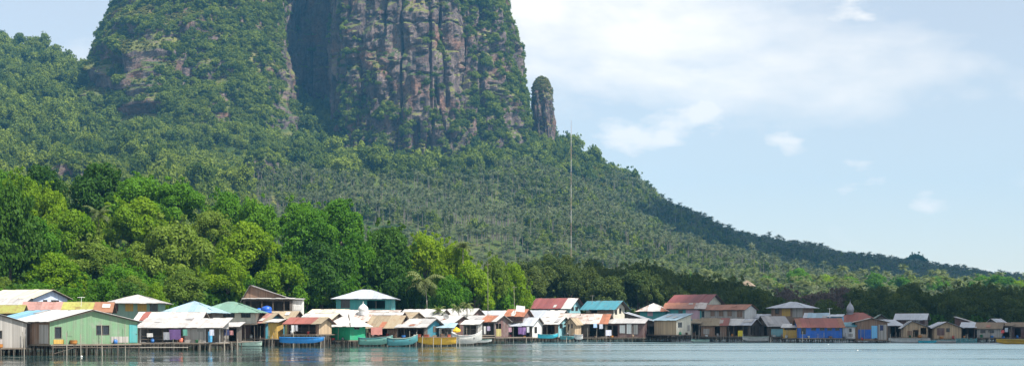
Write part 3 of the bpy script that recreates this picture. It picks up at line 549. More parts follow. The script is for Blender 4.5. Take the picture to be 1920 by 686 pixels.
# ------------------------------------------------------------------ houses
_cyl = MB(); _cyl.bar((0, 0, 0), (0, 0, 1), 1, 6, .85); STILT = mesh('stilt', _cyl.v, _cyl.f, stilt_m, True)
_SHEETS = {}; HOUSES = []
def slope(roof, A, B, C, D, mats, sheet=.85):
    """A-B the eave, D-C the top edge; covers it with separate sheets, children of the roof"""
    A, B, C, D = map(Vector, (A, B, C, D)); ex = (B-A); L = ex.length; ex.normalize()
    up = (D-A) - ex*(D-A).dot(ex)
    if up.length < .05: up = (C-A) - ex*(C-A).dot(ex)
    S = up.length; ev = up.normalized(); nn = ex.cross(ev)
    a = (D-A).dot(ex); b = L-(C-A).dot(ex); n = max(2, round(L/sheet)); wd = L/n
    vm = lambda u: min(S, S*u/a if a > 1e-3 else S, S*(L-u)/b if b > 1e-3 else S)
    M = Matrix((ex, ev, nn)).transposed().to_4x4()
    for i in range(n):
        u0, u1 = i*wd, (i+1)*wd; pts = [(u0, 0), (u1, 0)]
        top = [(u1, vm(u1))] + [(u, vm(u)) for u in sorted((a, L-b), reverse=True) if u0+1e-3 < u < u1-1e-3] + [(u0, vm(u0))]
        pts += [t for t in top if t[1] > .02]
        if len(pts) < 3: continue
        loc = [(round(p[0]-u0, 2), round(p[1], 2)) for p in pts]; key = (tuple(loc))
        if key not in _SHEETS:
            k = len(loc); ov = .05
            vv = [((x+ov if x > wd*.6 else x-ov), y-(.04 if y < .01 else 0), .0) for x, y in loc]
            v = vv+[(x, y, .035) for x, y, z in vv]
            _SHEETS[key] = mesh('roof_sheet', v, [tuple(range(k-1, -1, -1)), tuple(range(k, 2*k))]+[(j, (j+1) % k, k+(j+1) % k, k+j) for j in range(k)], RF['white'])
        fr = (i+.5)/n; mt = next(m for e, m in mats if fr <= e+1e-6)
        o = ob('roof_sheet', _SHEETS[key], roof, mat=RF[mt])
        Mi = M.copy(); Mi.translation = A+ex*u0+nn*(.05+(i % 2)*.022+random.uniform(0, .012))+ev*random.uniform(-.13, .04)
        o.matrix_local = Mi @ Matrix.Rotation(random.uniform(-.012, .012), 4, 'Z') @ Matrix.Rotation(random.uniform(-.004, .014), 4, 'X')
def wall_face(m, P0, ex, L, z0, z1, holes, t=.1, ytop=None):
    """a board wall with real openings; P0 left end seen from outside, ex along it; returns nothing, adds to m"""
    nn = Vector((ex[1], -ex[0], 0)); ex = Vector((ex[0], ex[1], 0)); P0 = Vector((P0[0], P0[1], 0))
    us = sorted({0, L, *[h[0] for h in holes], *[h[1] for h in holes]}); zs_ = sorted({z0, z1, *[h[2] for h in holes], *[h[3] for h in holes]})
    pt = lambda u, z, k: tuple(P0+ex*u-nn*(t*k)+Vector((0, 0, z)))
    ins = lambda u, z: any(h[0] < u < h[1] and h[2] < z < h[3] for h in holes)
    for i in range(len(us)-1):
        for j in range(len(zs_)-1):
            if ins((us[i]+us[i+1])/2, (zs_[j]+zs_[j+1])/2): continue
            u0, u1, a, b = us[i], us[i+1], zs_[j], zs_[j+1]
            m.poly([pt(u0, a, 0), pt(u1, a, 0), pt(u1, b, 0), pt(u0, b, 0)]); m.poly([pt(u1, a, 1), pt(u0, a, 1), pt(u0, b, 1), pt(u1, b, 1)])
    for u0, u1, a, b in holes:
        m.poly([pt(u0, a, 0), pt(u0, a, 1), pt(u0, b, 1), pt(u0, b, 0)]); m.poly([pt(u1, a, 1), pt(u1, a, 0), pt(u1, b, 0), pt(u1, b, 1)])
        m.poly([pt(u0, b, 0), pt(u0, b, 1), pt(u1, b, 1), pt(u1, b, 0)]); m.poly([pt(u0, a, 1), pt(u0, a, 0), pt(u1, a, 0), pt(u1, a, 1)])
def house(name, label, d, xa, xb, yf, ye, yr, Wd, th, roof, wall, rmats, front=(), side=(), over=.4, stilts=True, rx=.5, group='stilt village houses', cat='house', zbot=-1.4, deck=.5, sheet=.85, rail=False, sidewall=None):
    s = F/d; al = math.atan2((xa+xb)/2-960, F); rz = R(th)-al; ct = math.cos(R(th))
    L = (xb-xa)*d/F*math.cos(al)/ct; e = Vector((math.cos(rz), math.sin(rz), 0))
    anc = Vector((PX(xb if th < 0 else xa, d), d, 0)); loc = anc-e*L if th < 0 else anc
    zf, ze, zr = PZ(yf, d), PZ(ye, d), PZ(yr, d); zr = max(zr, ze+.15)
    H = ob(name, None, None, loc, (0, 0, rz)); tag(H, label, cat, group); H.empty_display_size = 1
    mats = [(1, rmats)] if isinstance(rmats, str) else rmats
    # --- openings read off the photo
    def conv(feats, x0, x1, LL, flip=False):
        r = []
        for f in feats:
            u0 = (f[1]-x0)/(x1-x0)*LL; u1 = (f[3]-x0)/(x1-x0)*LL; u0, u1 = min(u0, u1), max(u0, u1)
            u0, u1 = max(.06, u0), min(LL-.06, u1); a, b = max(zf+.04, PZ(f[4], d)), min(ze-.05, PZ(f[2], d))
            if u1-u0 > .1 and b-a > .1: r.append((f[0], u0, u1, a, b, f[5] if len(f) > 5 else None))
        return r
    ff = conv(front, xa, xb, L); sw = Wd*abs(math.sin(R(th)))*s
    if th < 0: sf = conv(side, xb, xb+sw, Wd)
    elif th > 0: sf = conv(side, xa-sw, xa, Wd)
    else: sf = []
    hol = lambda fs: [(f[1], f[2], f[3], f[4]) for f in fs if f[0] in ('win', 'open')]
    def grid_ok(hs):                                # overlapping openings are merged by the cell test, fine
        return hs
    m = MB()
    wall_face(m, (0, 0), (1, 0), L, zf, ze, grid_ok(hol(ff)))
    wall_face(m, (L, Wd), (-1, 0), L, zf, ze if roof not in ('mf',) else zr, [])
    m2 = m if sidewall is None else MB()
    wall_face(m2 if th < 0 else m, (L, 0), (0, 1), Wd, zf, ze, hol(sf) if th < 0 else [])
    wall_face(m2 if th > 0 else m, (0, Wd), (0, -1), Wd, zf, ze, hol(sf) if th > 0 else [])
    eps = .003
    def tri(mm, a, b, c, k):
        mm.poly([a, b, c]); mm.poly([tuple(Vector(p)+Vector(k)*.1) for p in (c, b, a)])
    def gtri(mm, x, sgn):
        tri(mm, (x, 0 if sgn > 0 else Wd, ze), (x, Wd if sgn > 0 else 0, ze), (x, Wd/2, zr), (-sgn, 0, 0))
    if roof == 'gx': gtri(m2 if th < 0 else m, L, 1); gtri(m2 if th > 0 else m, 0, -1)
    if roof == 'gy': tri(m, (0, 0, ze), (L, 0, ze), (L*rx, 0, zr), (0, 1, 0)); tri(m, (L, Wd, ze), (0, Wd, ze), (L*rx, Wd, zr), (0, -1, 0))
    if roof == 'mf': tri(m2 if th < 0 else m, (L, 0, ze), (L, Wd, ze), (L, Wd, zr), (-1, 0, 0)); tri(m2 if th > 0 else m, (0, Wd, ze), (0, 0, ze), (0, Wd, zr), (1, 0, 0))
    if roof in ('mr', 'ml'):
        p = 0 if roof == 'mr' else L
        tri(m, (0, 0, ze), (L, 0, ze), (p, 0, zr), (0, 1, 0)); tri(m, (L, Wd, ze), (0, Wd, ze), (p, Wd, zr), (0, -1, 0))
        if roof == 'mr': wall_face(m, (0, Wd), (0, -1), Wd, ze, zr, [])
        else: wall_face(m, (L, 0), (0, 1), Wd, ze, zr, [])
    m.build('wall', W[wall], H)
    if sidewall: m2.build('side_wall', W[sidewall], H)
    # --- floor, stilts, beams
    m = MB(); m.box(-.15, -deck, zf-.16, L+.15, Wd+(9.0 if yf > 623 else .1), zf-.004); m.build('floor_deck', deck_m, H)   # front row: unseen rear deck added to shade the space under the floor
    if stilts:
        nx = max(3, int(L/1.25)+1); fr_ = yf > 623; ny = (5 if Wd > 4 else 4) if fr_ else (3 if Wd > 4 else 2)
        for j in range(ny):
            nj = nx if j == 0 or fr_ else max(2, nx//2)
            for i in range(nj):
                x = (i/(nj-1))*(L-.2)+.1+random.uniform(-.15, .15); y = -deck+.15 if j == 0 else j*(Wd-.2)/(ny-1)
                r = random.uniform(.055, .1); ob('stilt', STILT, H, (x, y, zbot), (random.uniform(-.06, .06), random.uniform(-.06, .06), 0), (r, r, zf-.1-zbot))
        if zf > .9:
            m = MB(); m.bar((0, -deck+.12, zf-.35), (L, -deck+.12, zf-.35+random.uniform(-.15, .1)), .05, 5)
            m.bar((.3, -deck+.1, .2), (min(L*.5, 3), -deck+.1, zf-.3), .04, 5); m.build('cross_beam', stilt_m, H)
        if yf > 623 and d < 300:
            for i in range(max(2, int(L/2.2))):
                x = random.uniform(0, L); r = random.uniform(.035, .06); ob('porch_post', STILT, H, (x, -deck+random.uniform(0, .1), zbot), (random.uniform(-.03, .03), random.uniform(-.03, .03), 0), (r, r, random.uniform(zf+.4, ze-.15)-zbot), m_plain('post_pale', (.30, .27, .22), .9))
    elif zf > -.2:
        m = MB(); m.box(.05, .05, zbot, L-.05, Wd-.05, zf-.17); m.build('foundation', m_plain('concrete', (.33, .32, .30), .9, .3), H)
    # --- roof
    o = over; rf = MB(); slabs = []
    if roof == 'gx':
        k = (zr-ze)/(Wd/2); lo = ze-k*o
        slabs = [((-o, -o, lo), (L+o, -o, lo), (L+o, Wd/2, zr), (-o, Wd/2, zr)), ((L+o, Wd+o, lo), (-o, Wd+o, lo), (-o, Wd/2, zr), (L+o, Wd/2, zr))]
    elif roof == 'gy':
        k1 = (zr-ze)/(L*rx); k2 = (zr-ze)/(L*(1-rx))
        slabs = [((-o, Wd+o, ze-k1*o), (-o, -o, ze-k1*o), (L*rx, -o, zr), (L*rx, Wd+o, zr)), ((L+o, -o, ze-k2*o), (L+o, Wd+o, ze-k2*o), (L*rx, Wd+o, zr), (L*rx, -o, zr))]
    elif roof == 'hip':
        q = min(L, Wd)/2; k = (zr-ze)/q; lo = ze-k*o
        if L >= Wd: r0, r1 = (q, Wd/2, zr), (L-q, Wd/2, zr)
        else: r0, r1 = (L/2, q, zr), (L/2, Wd-q, zr)
        c = [(-o, -o, lo), (L+o, -o, lo), (L+o, Wd+o, lo), (-o, Wd+o, lo)]
        slabs = [(c[0], c[1], r1, r0), (c[1], c[2], r1, r1), (c[2], c[3], r0, r1), (c[3], c[0], r0, r0)] if L >= Wd else [(c[0], c[1], r0, r0), (c[1], c[2], r1, r0), (c[2], c[3], r1, r1), (c[3], c[0], r0, r1)]
    elif roof == 'mf':
        k = (zr-ze)/Wd; slabs = [((-o, -o, ze-k*o), (L+o, -o, ze-k*o), (L+o, Wd+.15, zr+k*.15), (-o, Wd+.15, zr+k*.15))]
    elif roof == 'mr':
        k = (zr-ze)/L; slabs = [((L+o, -o, ze-k*o), (L+o, Wd+o, ze-k*o), (-o, Wd+o, zr+k*o), (-o, -o, zr+k*o))]
    elif roof == 'ml':
        k = (zr-ze)/L; slabs = [((-o, Wd+o, ze-k*o), (-o, -o, ze-k*o), (L+o, -o, zr+k*o), (L+o, Wd+o, zr+k*o))]
    for q in slabs:
        q = [Vector(p)+Vector((0, 0, .045)) for p in q]
        b = [p-Vector((0, 0, .04)) for p in q]; rf.poly(q); rf.poly(b[::-1])
        for i in range(4):
            j = (i+1) % 4
            if (q[i]-q[j]).length > .01: rf.poly([b[i], b[j], q[j], q[i]])
    if roof in ('gx', 'gy'):
        p, q = ((-o, Wd/2, zr+.08), (L+o, Wd/2, zr+.08)) if roof == 'gx' else ((L*rx, -o, zr+.08), (L*rx, Wd+o, zr+.08)); rf.bar(p, q, .1, 6)
    ro = rf.build('roof', ply_m, H)
    for i, q in enumerate(slabs):
        q = [Vector(p)+Vector((0, 0, .045)) for p in q]
        if roof == 'gy' and i == 0 or roof == 'ml': mm = [(1-e0, k) for e0, k in zip([0]+[x[0] for x in mats[:-1]], [x[1] for x in mats])][::-1] if len(mats) > 1 else mats
        else: mm = mats
        slope(ro, *q, mm, sheet)
    # --- windows, doors, panels
    def fit(fs, P0, ex):
        nn = Vector((ex[1], -ex[0], 0)); ex = Vector((ex[0], ex[1], 0)); P0 = Vector((P0[0], P0[1], 0)); rot = math.atan2(ex.y, ex.x)
        for kd, u0, u1, a, b, mt in fs:
            lp = P0+ex*u0; wd, ht = u1-u0, b-a
            def at(mb, nm, mat, par=H, off=0.0):
                o = mb.build(nm, mat, par); 
                if par is H: o.location = lp+nn*off+Vector((0, 0, a)); o.rotation_euler = (0, 0, rot)
                return o
            if kd == 'win':
                t = .06; m = MB(); m.box(0, -.03, 0, t, .07, ht); m.box(wd-t, -.03, 0, wd, .07, ht); m.box(t, -.03, 0, wd-t, .07, t); m.box(t, -.03, ht-t, wd-t, .07, ht)
                nm_ = max(0, round(wd/.7)-1)
                for i in range(nm_): x = wd*(i+1)/(nm_+1); m.box(x-.025, -.02, t, x+.025, .06, ht-t)
                w_ = at(m, 'window', frame_white if mt == 'w' else frame_dark)
                for i in range(nm_+1):
                    g_ = MB(); g_.box(wd*i/(nm_+1)+.03, .075, .04, wd*(i+1)/(nm_+1)-.03, .09, ht-.04); g_.build('pane', glass, w_)
            elif kd == 'door':
                m = MB(); m.box(0, -.05, 0, wd, -.003, ht); dr = at(m, 'door', W[mt or 'brown']); k = MB(); k.box(wd*.82, -.1, ht*.45, wd*.9, -.05, ht*.5); k.build('handle', frame_dark, dr)
            elif kd == 'panel': m = MB(); m.box(0, -.045, 0, wd, -.003, ht); at(m, 'panel', W[mt])
            elif kd == 'open' and wd > 1.6:
                n_ = int(wd/1.8)
                for i in range(n_):
                    m = MB(); x = wd*(i+.5)/n_; m.box(x-.05, -.02, 0, x+.05, .07, ht); at(m, 'post', deck_m)
                if mt == 'rail':
                    m = MB(); m.box(0, -.05, .75, wd, -.01, .83); m.box(0, -.05, .35, wd, -.01, .42); at(m, 'railing', deck_m)
    fit(ff, (0, 0), (1, 0))
    if d < 330:
        for i in range(random.randint(1, 3)):           # mended boards and odd sheets
            wp, hp = random.uniform(.5, 1.4), random.uniform(.5, 1.3); u = random.uniform(.1, max(.11, L-wp-.1)); a = random.uniform(zf+.1, max(zf+.11, ze-hp-.1))
            if u+wp < L and a+hp < ze and not any(f[1]-.1 < u+wp and f[2]+.1 > u and f[3]-.1 < a+hp and f[4]+.1 > a for f in ff):
                m = MB(); m.box(0, -.035-.01*i, 0, wp, -.003-.01*i, hp); o = m.build('wall_patch', W[random.choice(('grey', 'brown', wall) if wall in ('grey', 'brown', 'dark', 'maroon', 'tan') else (wall, wall, 'grey'))], H); o.location = (u, 0, a); o.rotation_euler = (0, random.uniform(-.03, .03), 0)
        if slabs and L > 3:
            q = [Vector(p) for p in slabs[0]]; ex = (q[1]-q[0]).normalized(); lv = q[1]-q[0]; up = (q[3]-q[0]); up = (up-ex*up.dot(ex)); ev = up.normalized(); nn = ex.cross(ev); S = up.length
            for i in range(random.randint(0, 2) if roof != 'hip' else 0):
                if S < 1.2: break
                wp = random.uniform(.7, 1.1); hp = min(S*.7, random.uniform(.9, 1.8)); m = MB(); m.box(0, 0, 0, wp, hp, .03)
                o = m.build('roof_patch', RF[random.choice(('rusty', 'rust', 'grey', 'pale', 'white'))], ro); M = Matrix((ex, ev, nn)).transposed().to_4x4(); M.translation = q[0]+ex*random.uniform(.1, max(.2, lv.length-wp-.1))+ev*random.uniform(.05, max(.06, S-hp-.05))+nn*(.20+.04*i); o.matrix_local = M @ Matrix.Rotation(random.uniform(-.06, .06), 4, 'Z')
    if th < 0: fit(sf, (L, 0), (0, 1))
    elif th > 0: fit(sf, (0, Wd), (0, -1))
    HOUSES.append((H, name, label, d, L, zf, deck, rz, loc, yf)); return H

# ---- left group
house('plank_shed', 'weathered grey plank shed on stilts at the left edge', 158, -118, 53, 652, 606, 582, 9, 8, 'gy', 'grey', 'pale', [('win', -6, 619, 5, 635)], over=.25)
house('green_house', 'mint green gabled house on stilts nearest the camera', 160, 93, 262, 645, 603, 582, 13, 32, 'gy', 'green', [(.65, 'white'), (1, 'sky')],
      [('win', 102, 612, 115, 634), ('panel', 100, 636, 119, 645, 'ochre'), ('win', 180, 609, 206, 628), ('panel', 209, 631, 243, 643, 'grey'), ('door', 245, 608, 261, 643, 'teal')], [('panel', 74, 608, 91, 644, 'grey')], rx=.47, over=.35, sidewall='brown')
house('porch_house', 'long open porch house under pale grey roof right of the green house', 196, 262, 412, 642, 614, 598, 5.5, -14, 'mf', 'grey', 'pale',
      [('open', 264, 616, 346, 641, 'rail'), ('open', 386, 616, 411, 641)], [('open', 413, 616, 440, 641)], over=.5, deck=.9)
house('upper_house', 'grey board house with white roof and red strip above the long porch', 204, 258, 372, 612, 600, 586, 6, -12, 'gx', 'grey', [(.08, 'white'), (.2, 'red'), (.45, 'white'), (1, 'pale')], over=.5)
house('porch_lean_to', 'small open lean-to at the right end of the long porch', 202, 412, 444, 640, 613, 606, 4, -10, 'mf', 'dark', 'pale', [('open', 413, 615, 443, 639)], over=.4)
house('two_storey_house', 'pale green two storey house with flat hip roof and orange shutters', 216, 206, 298, 606, 566, 553, 7.5, -8, 'hip', 'palegreen', 'pale',
      [('win', 211, 567, 222, 583), ('panel', 235, 568, 250, 583, 'ochre'), ('panel', 258, 568, 275, 583, 'ochre'), ('win', 281, 567, 296, 583)], over=.95)
house('blue_roof_house', 'low house with light blue hip roof behind the long porch', 213, 310, 398, 606, 583, 565, 7, -14, 'hip', 'dark', 'blue', (), over=.8)
house('green_roof_house', 'cream house with wide dull green hip roof', 236, 372, 478, 606, 583, 566, 8, -10, 'hip', 'cream', 'green', [('win', 418, 586, 440, 595), ('win', 452, 586, 470, 595)], over=.9)
house('gable_house', 'pale blue gabled house with cream roof at the far left', 222, -22, 62, 590, 558, 543, 7.6, -42, 'gx', 'paleblue', [(.9, 'cream'), (1, 'cream')], [('open', 35, 561, 52, 570)], [('win', 80, 561, 88, 566), ('win', 95, 561, 110, 566)], over=.55)
house('annex_porch', 'grey roofed porch in front of the pale blue house', 216, -40, 38, 592, 572, 560, 5, -12, 'mf', 'brown', 'pale', (), over=.5)
house('long_red_roof_house', 'long low house with red and yellow green roof behind the green house', 204, 46, 204, 606, 584, 567, 7, -6, 'gx', 'brown', [(.42, 'pink'), (.80, 'yellow'), (1, 'orange')], over=.5)
house('yellow_roof_house', 'low house with yellow green roof behind the grey shed', 190, -60, 36, 606, 586, 573, 5.5, -8, 'gx', 'dark', 'yellow', over=.5)
house('dark_wood_house', 'tall dark wooden house with open lower floor below the trees', 264, 458, 534, 562, 557, 536, 9, -5, 'gy', 'brown', 'grey', (), rx=.16, over=.5, zbot=4.5)
house('dark_house_porch', 'open lower storey with blue tanks and white end wall under dark wooden house', 260, 456, 548, 590, 561, 559, 4, -4, 'mf', 'dark', 'pale', [('open', 460, 564, 543, 588)], over=.3)
house('white_annex', 'white walled annex right of the dark wooden house', 261, 546, 567, 590, 562, 560, 4, -4, 'mf', 'white', 'pale', (), over=.2)
house('faded_red_roof_house', 'maroon plank house with faded red roof and blue gable', 238, 428, 498, 634, 603, 588, 5.5, -34, 'gx', 'maroon', [(.12, 'cream'), (.85, 'pink'), (1, 'tan')], [('open', 470, 606, 495, 632)], [('open', 503, 606, 520, 632)], over=.6, sidewall='tealdk')
house('tan_roof_house', 'low tan roofed house behind the red roofed pair', 252, 480, 548, 606, 597, 584, 6, -18, 'gx', 'brown', 'tan', over=.4)
house('red_roof_house', 'open fronted house with bright red roof above the blue boat', 231, 538, 598, 626, 606, 596, 5, -24, 'gx', 'brown', [(.8, 'red'), (1, 'tan')], [('open', 541, 608, 592, 625, 'rail')], (), over=.55, sidewall='tan', deck=1.6)
house('ochre_hut', 'narrow ochre walled hut left of the bright red roof', 232, 503, 519, 634, 604, 599, 3, -20, 'mf', 'ochre', 'pale', (), over=.4, deck=1)
house('cream_roof_house', 'cream roofed gabled house behind the bright red roof', 262, 572, 632, 604, 594, 580, 7, -30, 'gx', 'brown', 'cream', over=.5)
house('white_roof_house', 'white roofed gabled house left of the emerald hut', 250, 565, 618, 606, 599, 588, 5, -28, 'gx', 'tan', [(.5, 'white'), (1, 'cream')], over=.5)
house('emerald_hut', 'bright emerald green hut with white pyramid roof', 236, 619, 656, 637, 606, 589, 3.9, -40, 'hip', 'emerald', 'white', (), [('win', 664, 607, 674, 617)], over=.75)
house('teal_house', 'two storey teal house with broad pale hip roof below the trees', 278, 630, 734, 590, 558, 543, 8.5, -6, 'hip', 'teal', 'zinc', [('win', 639, 561, 656, 577), ('open', 688, 563, 722, 578), ('panel', 668, 563, 685, 580, 'teal')], over=.85)
house('prayer_house', 'low white roofed prayer house that carries the white dome', 256, 640, 738, 600, 592, 582, 6.5, -16, 'gx', 'pink', [(.4, 'white'), (1, 'rusty')], over=.5)
house('grey_roof_house', 'house with wide greyish tan roof right of the emerald hut', 250, 662, 742, 606, 601, 586, 6, -20, 'gx', 'grey', [(.4, 'rusty'), (1, 'pale')], over=.5)
house('thatched_house', 'brown house with tan thatch roof right of the emerald hut', 242, 690, 744, 630, 612, 592, 5, -26, 'gx', 'brown', 'tan', [('open', 692, 614, 726, 629)], [('open', 747, 610, 752, 629)], over=.5)
house('long_white_roof_house', 'long house with white roof in the row behind the teal gable', 284, 750, 820, 602, 593, 580, 6, -26, 'gx', 'grey', 'white', over=.5)
house('white_roof_house', 'white roofed house right of the long white roof', 286, 832, 882, 602, 592, 579, 5.5, -28, 'gx', 'maroon', 'white', over=.5)
house('small_tan_house', 'small tan roofed gable between thatched house and long white roof', 262, 742, 768, 606, 597, 586, 5, -30, 'gx', 'tan', 'tan', over=.5)
house('teal_gable_house', 'white roofed house with dark teal gable wall', 241, 760, 800, 630, 609, 598, 4.2, -34, 'gx', 'brown', [(1, 'pale')], [('open', 763, 611, 797, 629)], [('panel', 812, 611, 820, 622, 'dark')], over=.6, sidewall='tealdk')
house('market_porch', 'low open porch under a pale roof left of the teal gable', 237, 744, 796, 632, 614, 609, 3, -10, 'mf', 'dark', 'pale', [('open', 746, 616, 794, 631)], over=.35)
house('dark_gable_house', 'white roofed house with dark gable above the yellow boat', 254, 812, 850, 628, 604, 593, 5, -34, 'gx', 'grey', 'white', [('open', 815, 608, 848, 626)], [('open', 853, 608, 862, 622)], over=.5, sidewall='maroon')
house('blue_awning_hut', 'small hut with pale blue awning above the yellow boat', 243, 823, 848, 630, 614, 607, 2.5, -12, 'mf', 'white', 'blue', [('open', 825, 616, 846, 629)], over=.4)
house('white_porch_hut', 'little white roofed porch hut behind the grey boat', 248, 868, 896, 632, 608, 601, 3, -14, 'mf', 'grey', 'white', [('open', 870, 610, 893, 626, 'rail')], over=.4)
house('rust_patch_house', 'grey roofed house with rust patch and dark gable', 266, 872, 928, 632, 602, 592, 5, -30, 'gx', 'grey', [(.55, 'pale'), (.85, 'rust'), (1, 'pale')], [('open', 905, 605, 926, 631)], [('open', 930, 606, 940, 628)], over=.5, sidewall='maroon')
house('white_roof_house', 'white roofed house left of the brown thatch', 292, 892, 948, 604, 594, 583, 5.5, -20, 'gx', 'grey', [(.7, 'zinc'), (1, 'white')], over=.5)
house('brown_roof_house', 'low house with red brown roof beside the white pole', 290, 948, 980, 602, 592, 580, 5, -20, 'gx', 'maroon', 'rust', over=.4)
# ---- middle group
house('big_white_roof_house', 'wide white roofed house behind the laundry porch', 306, 975, 1046, 608, 597, 582, 6, -26, 'gx', 'grey', [(.6, 'zinc'), (1, 'white')], over=.5)
house('laundry_house', 'pale roofed stilt house with purple laundry under its porch', 288, 948, 998, 632, 609, 596, 4.5, -28, 'gx', 'dark', [(.3, 'pale'), (1, 'zinc')], [('open', 951, 611, 993, 630)], [('win', 1002, 612, 1007, 624)], over=.45, sidewall='white')
house('white_gable_house', 'white roofed stilt house with pale blue grey gable', 290, 1010, 1047, 631, 606, 595, 4.2, -32, 'gx', 'brown', 'white', [('open', 1012, 609, 1040, 628)], [('win', 1049, 605, 1055, 615)], over=.45, sidewall='turq')
house('tan_gable_hut', 'small tan hut with two dark slit windows', 290, 1061, 1078, 627, 606, 596, 3.6, -20, 'gy', 'tan', 'tan', [('win', 1065, 607, 1068, 619), ('win', 1071, 606, 1074, 615)], over=.3)
house('rusty_roof_house', 'dark stilt house under a large rusty grey roof', 293, 1078, 1136, 632, 605, 589, 6.5, -12, 'gx', 'dark', [(.8, 'rusty'), (1, 'rust')], [('open', 1105, 607, 1134, 630)], (), over=.5)
house('rusty_roof_extension', 'left bay of rusty roofed row with grey boards', 294, 1050, 1080, 606, 600, 588, 5, -10, 'gx', 'grey', 'rusty', over=.4)
house('low_grey_house', 'low stilt house with white boards under a flat grey roof', 292, 1134, 1206, 632, 606, 598, 4.5, -10, 'mf', 'maroon', [(.5, 'pale'), (1, 'grey')], [('panel', 1162, 609, 1172, 624, 'white'), ('panel', 1175, 607, 1184, 625, 'white'), ('open', 1138, 609, 1158, 630), ('panel', 1188, 608, 1196, 626, 'grey')], over=.4)
house('slant_roof_house', 'stilt house with long roof slanting down to the right', 297, 1172, 1250, 630, 610, 587, 6, -8, 'mr', 'dark', [(1, 'zinc')], [('panel', 1196, 609, 1203, 628, 'tan'), ('open', 1205, 611, 1228, 628), ('panel', 1231, 609, 1249, 628, 'grey')], over=.35)
house('turquoise_house', 'turquoise house with maroon roof and white end behind the village', 328, 1000, 1068, 590, 574, 559, 5, -30, 'gx', 'turq', [(.78, 'maroon'), (1, 'white')], [('win', 1014, 575, 1026, 584), ('win', 1040, 575, 1051, 584)], [('win', 1071, 571, 1076, 582), ('win', 1079, 571, 1084, 582)], over=.8)
house('cyan_roof_house', 'upper house with cyan blue roof and tan gable', 324, 1098, 1150, 600, 576, 564, 5, -30, 'gx', 'brown', 'cyan', [('open', 1108, 578, 1120, 586)], [('win', 1153, 580, 1157, 589), ('win', 1161, 577, 1165, 587)], over=1.0, sidewall='cream')
house('teal_wall_house', 'teal walled house with patchy white and red roof', 322, 1200, 1246, 600, 580, 569, 5, -8, 'hip', 'teal', [(.4, 'rusty'), (.7, 'white'), (1, 'rust')], [('panel', 1214, 584, 1224, 592, 'pink')], over=.9)
house('maroon_roof_house', 'largest house with big maroon roof behind the village', 348, 1256, 1324, 585, 567, 552, 7, -30, 'gx', 'brown', 'maroon', over=.8, sidewall='cream')
house('rust_awning_house', 'teal and pink house front under rust red awnings', 322, 1248, 1318, 600, 578, 568, 4, -6, 'mf', 'teal', [(.7, 'rust'), (1, 'rusty')], [('win', 1272, 581, 1280, 592), ('panel', 1286, 580, 1312, 598, 'pink'), ('win', 1296, 582, 1303, 592)], over=.6)
house('grey_plank_house', 'long grey plank house with rust red roof', 316, 1312, 1396, 602, 580, 571, 5.5, -28, 'gx', 'grey', 'rust', [('win', 1315, 582, 1320, 594), ('panel', 1332, 582, 1340, 592, 'brown'), ('panel', 1348, 582, 1356, 592, 'brown'), ('panel', 1364, 582, 1372, 592, 'brown'), ('panel', 1382, 582, 1392, 594, 'brown')], over=.35, sidewall='white')
# ---- right group
house('tan_blue_roof_house', 'tan walled stilt house with light blue slanting roof', 289, 1268, 1296, 627, 600, 589, 6.5, 42, 'ml', 'cream', 'blue', [('win', 1271, 603, 1279, 614, 'w')], (), over=.35, sidewall='tan')
house('small_dark_shed', 'dark little shed right of the tan walled house', 292, 1297, 1312, 628, 606, 599, 4, -8, 'mf', 'dark', 'tan', [('open', 1299, 608, 1310, 627)], over=.3)
house('brown_low_house', 'low brown stilt house with tan roof and red end', 291, 1314, 1362, 630, 609, 597, 5, -8, 'gx', 'brown', [(.78, 'tan'), (1, 'red')], [('open', 1340, 611, 1350, 628)], over=.4)
house('white_porch_house', 'white roofed stilt house with open porch and yellow cloth', 289, 1364, 1406, 630, 608, 598, 4.5, -24, 'gx', 'dark', [(.5, 'white'), (1, 'zinc')], [('open', 1367, 610, 1402, 628)], [('open', 1408, 610, 1416, 627)], over=.5)
house('cluttered_hut', 'small grey cluttered hut with open gable by grey boat', 295, 1418, 1444, 630, 609, 596, 4.5, 10, 'gy', 'grey', 'pale', [('open', 1422, 611, 1440, 629)], over=.3)
house('wooden_tower_house', 'two storey brown wooden house with white hip roof', 314, 1446, 1506, 604, 575, 566, 6, -22, 'hip', 'brown', 'zinc', [('win', 1453, 577, 1461, 588), ('panel', 1466, 577, 1482, 592, 'ochre'), ('panel', 1486, 577, 1505, 594, 'grey')], over=.85)
house('far_white_roof', 'white roofed house peeping out left of wooden tower house', 318, 1412, 1448, 606, 596, 589, 5, -8, 'gx', 'grey', 'zinc', over=.3)
house('grey_gable_house', 'grey roofed house with left gable and teal lower wall', 290, 1441, 1478, 631, 609, 593, 5, 26, 'gx', 'dark', 'grey', [('panel', 1446, 616, 1468, 630, 'turq')], [('open', 1432, 610, 1438, 628)], over=.5)
house('ochre_shed', 'ochre walled shed with small white roof left of royal blue house', 284, 1468, 1496, 633, 614, 608, 3, -6, 'mf', 'ochre', 'white', [('open', 1471, 614, 1492, 618)], over=.35)
house('royal_blue_house', 'royal blue stilt house with long red roof', 281, 1499, 1579, 633, 612, 597, 6, 10, 'gx', 'royal', [(.12, 'rust'), (.9, 'red'), (1, 'rust')], [('win', 1502, 613, 1511, 626), ('win', 1521, 613, 1530, 619), ('win', 1537, 613, 1546, 619), ('win', 1551, 613, 1560, 619), ('win', 1566, 613, 1574, 619)], (), over=.45)
house('blue_roof_hut', 'small house with bright blue roof behind the royal blue house', 306, 1508, 1550, 606, 597, 587, 5, -8, 'gx', 'lightblue', [(.2, 'zinc'), (1, 'blue')], over=.3)
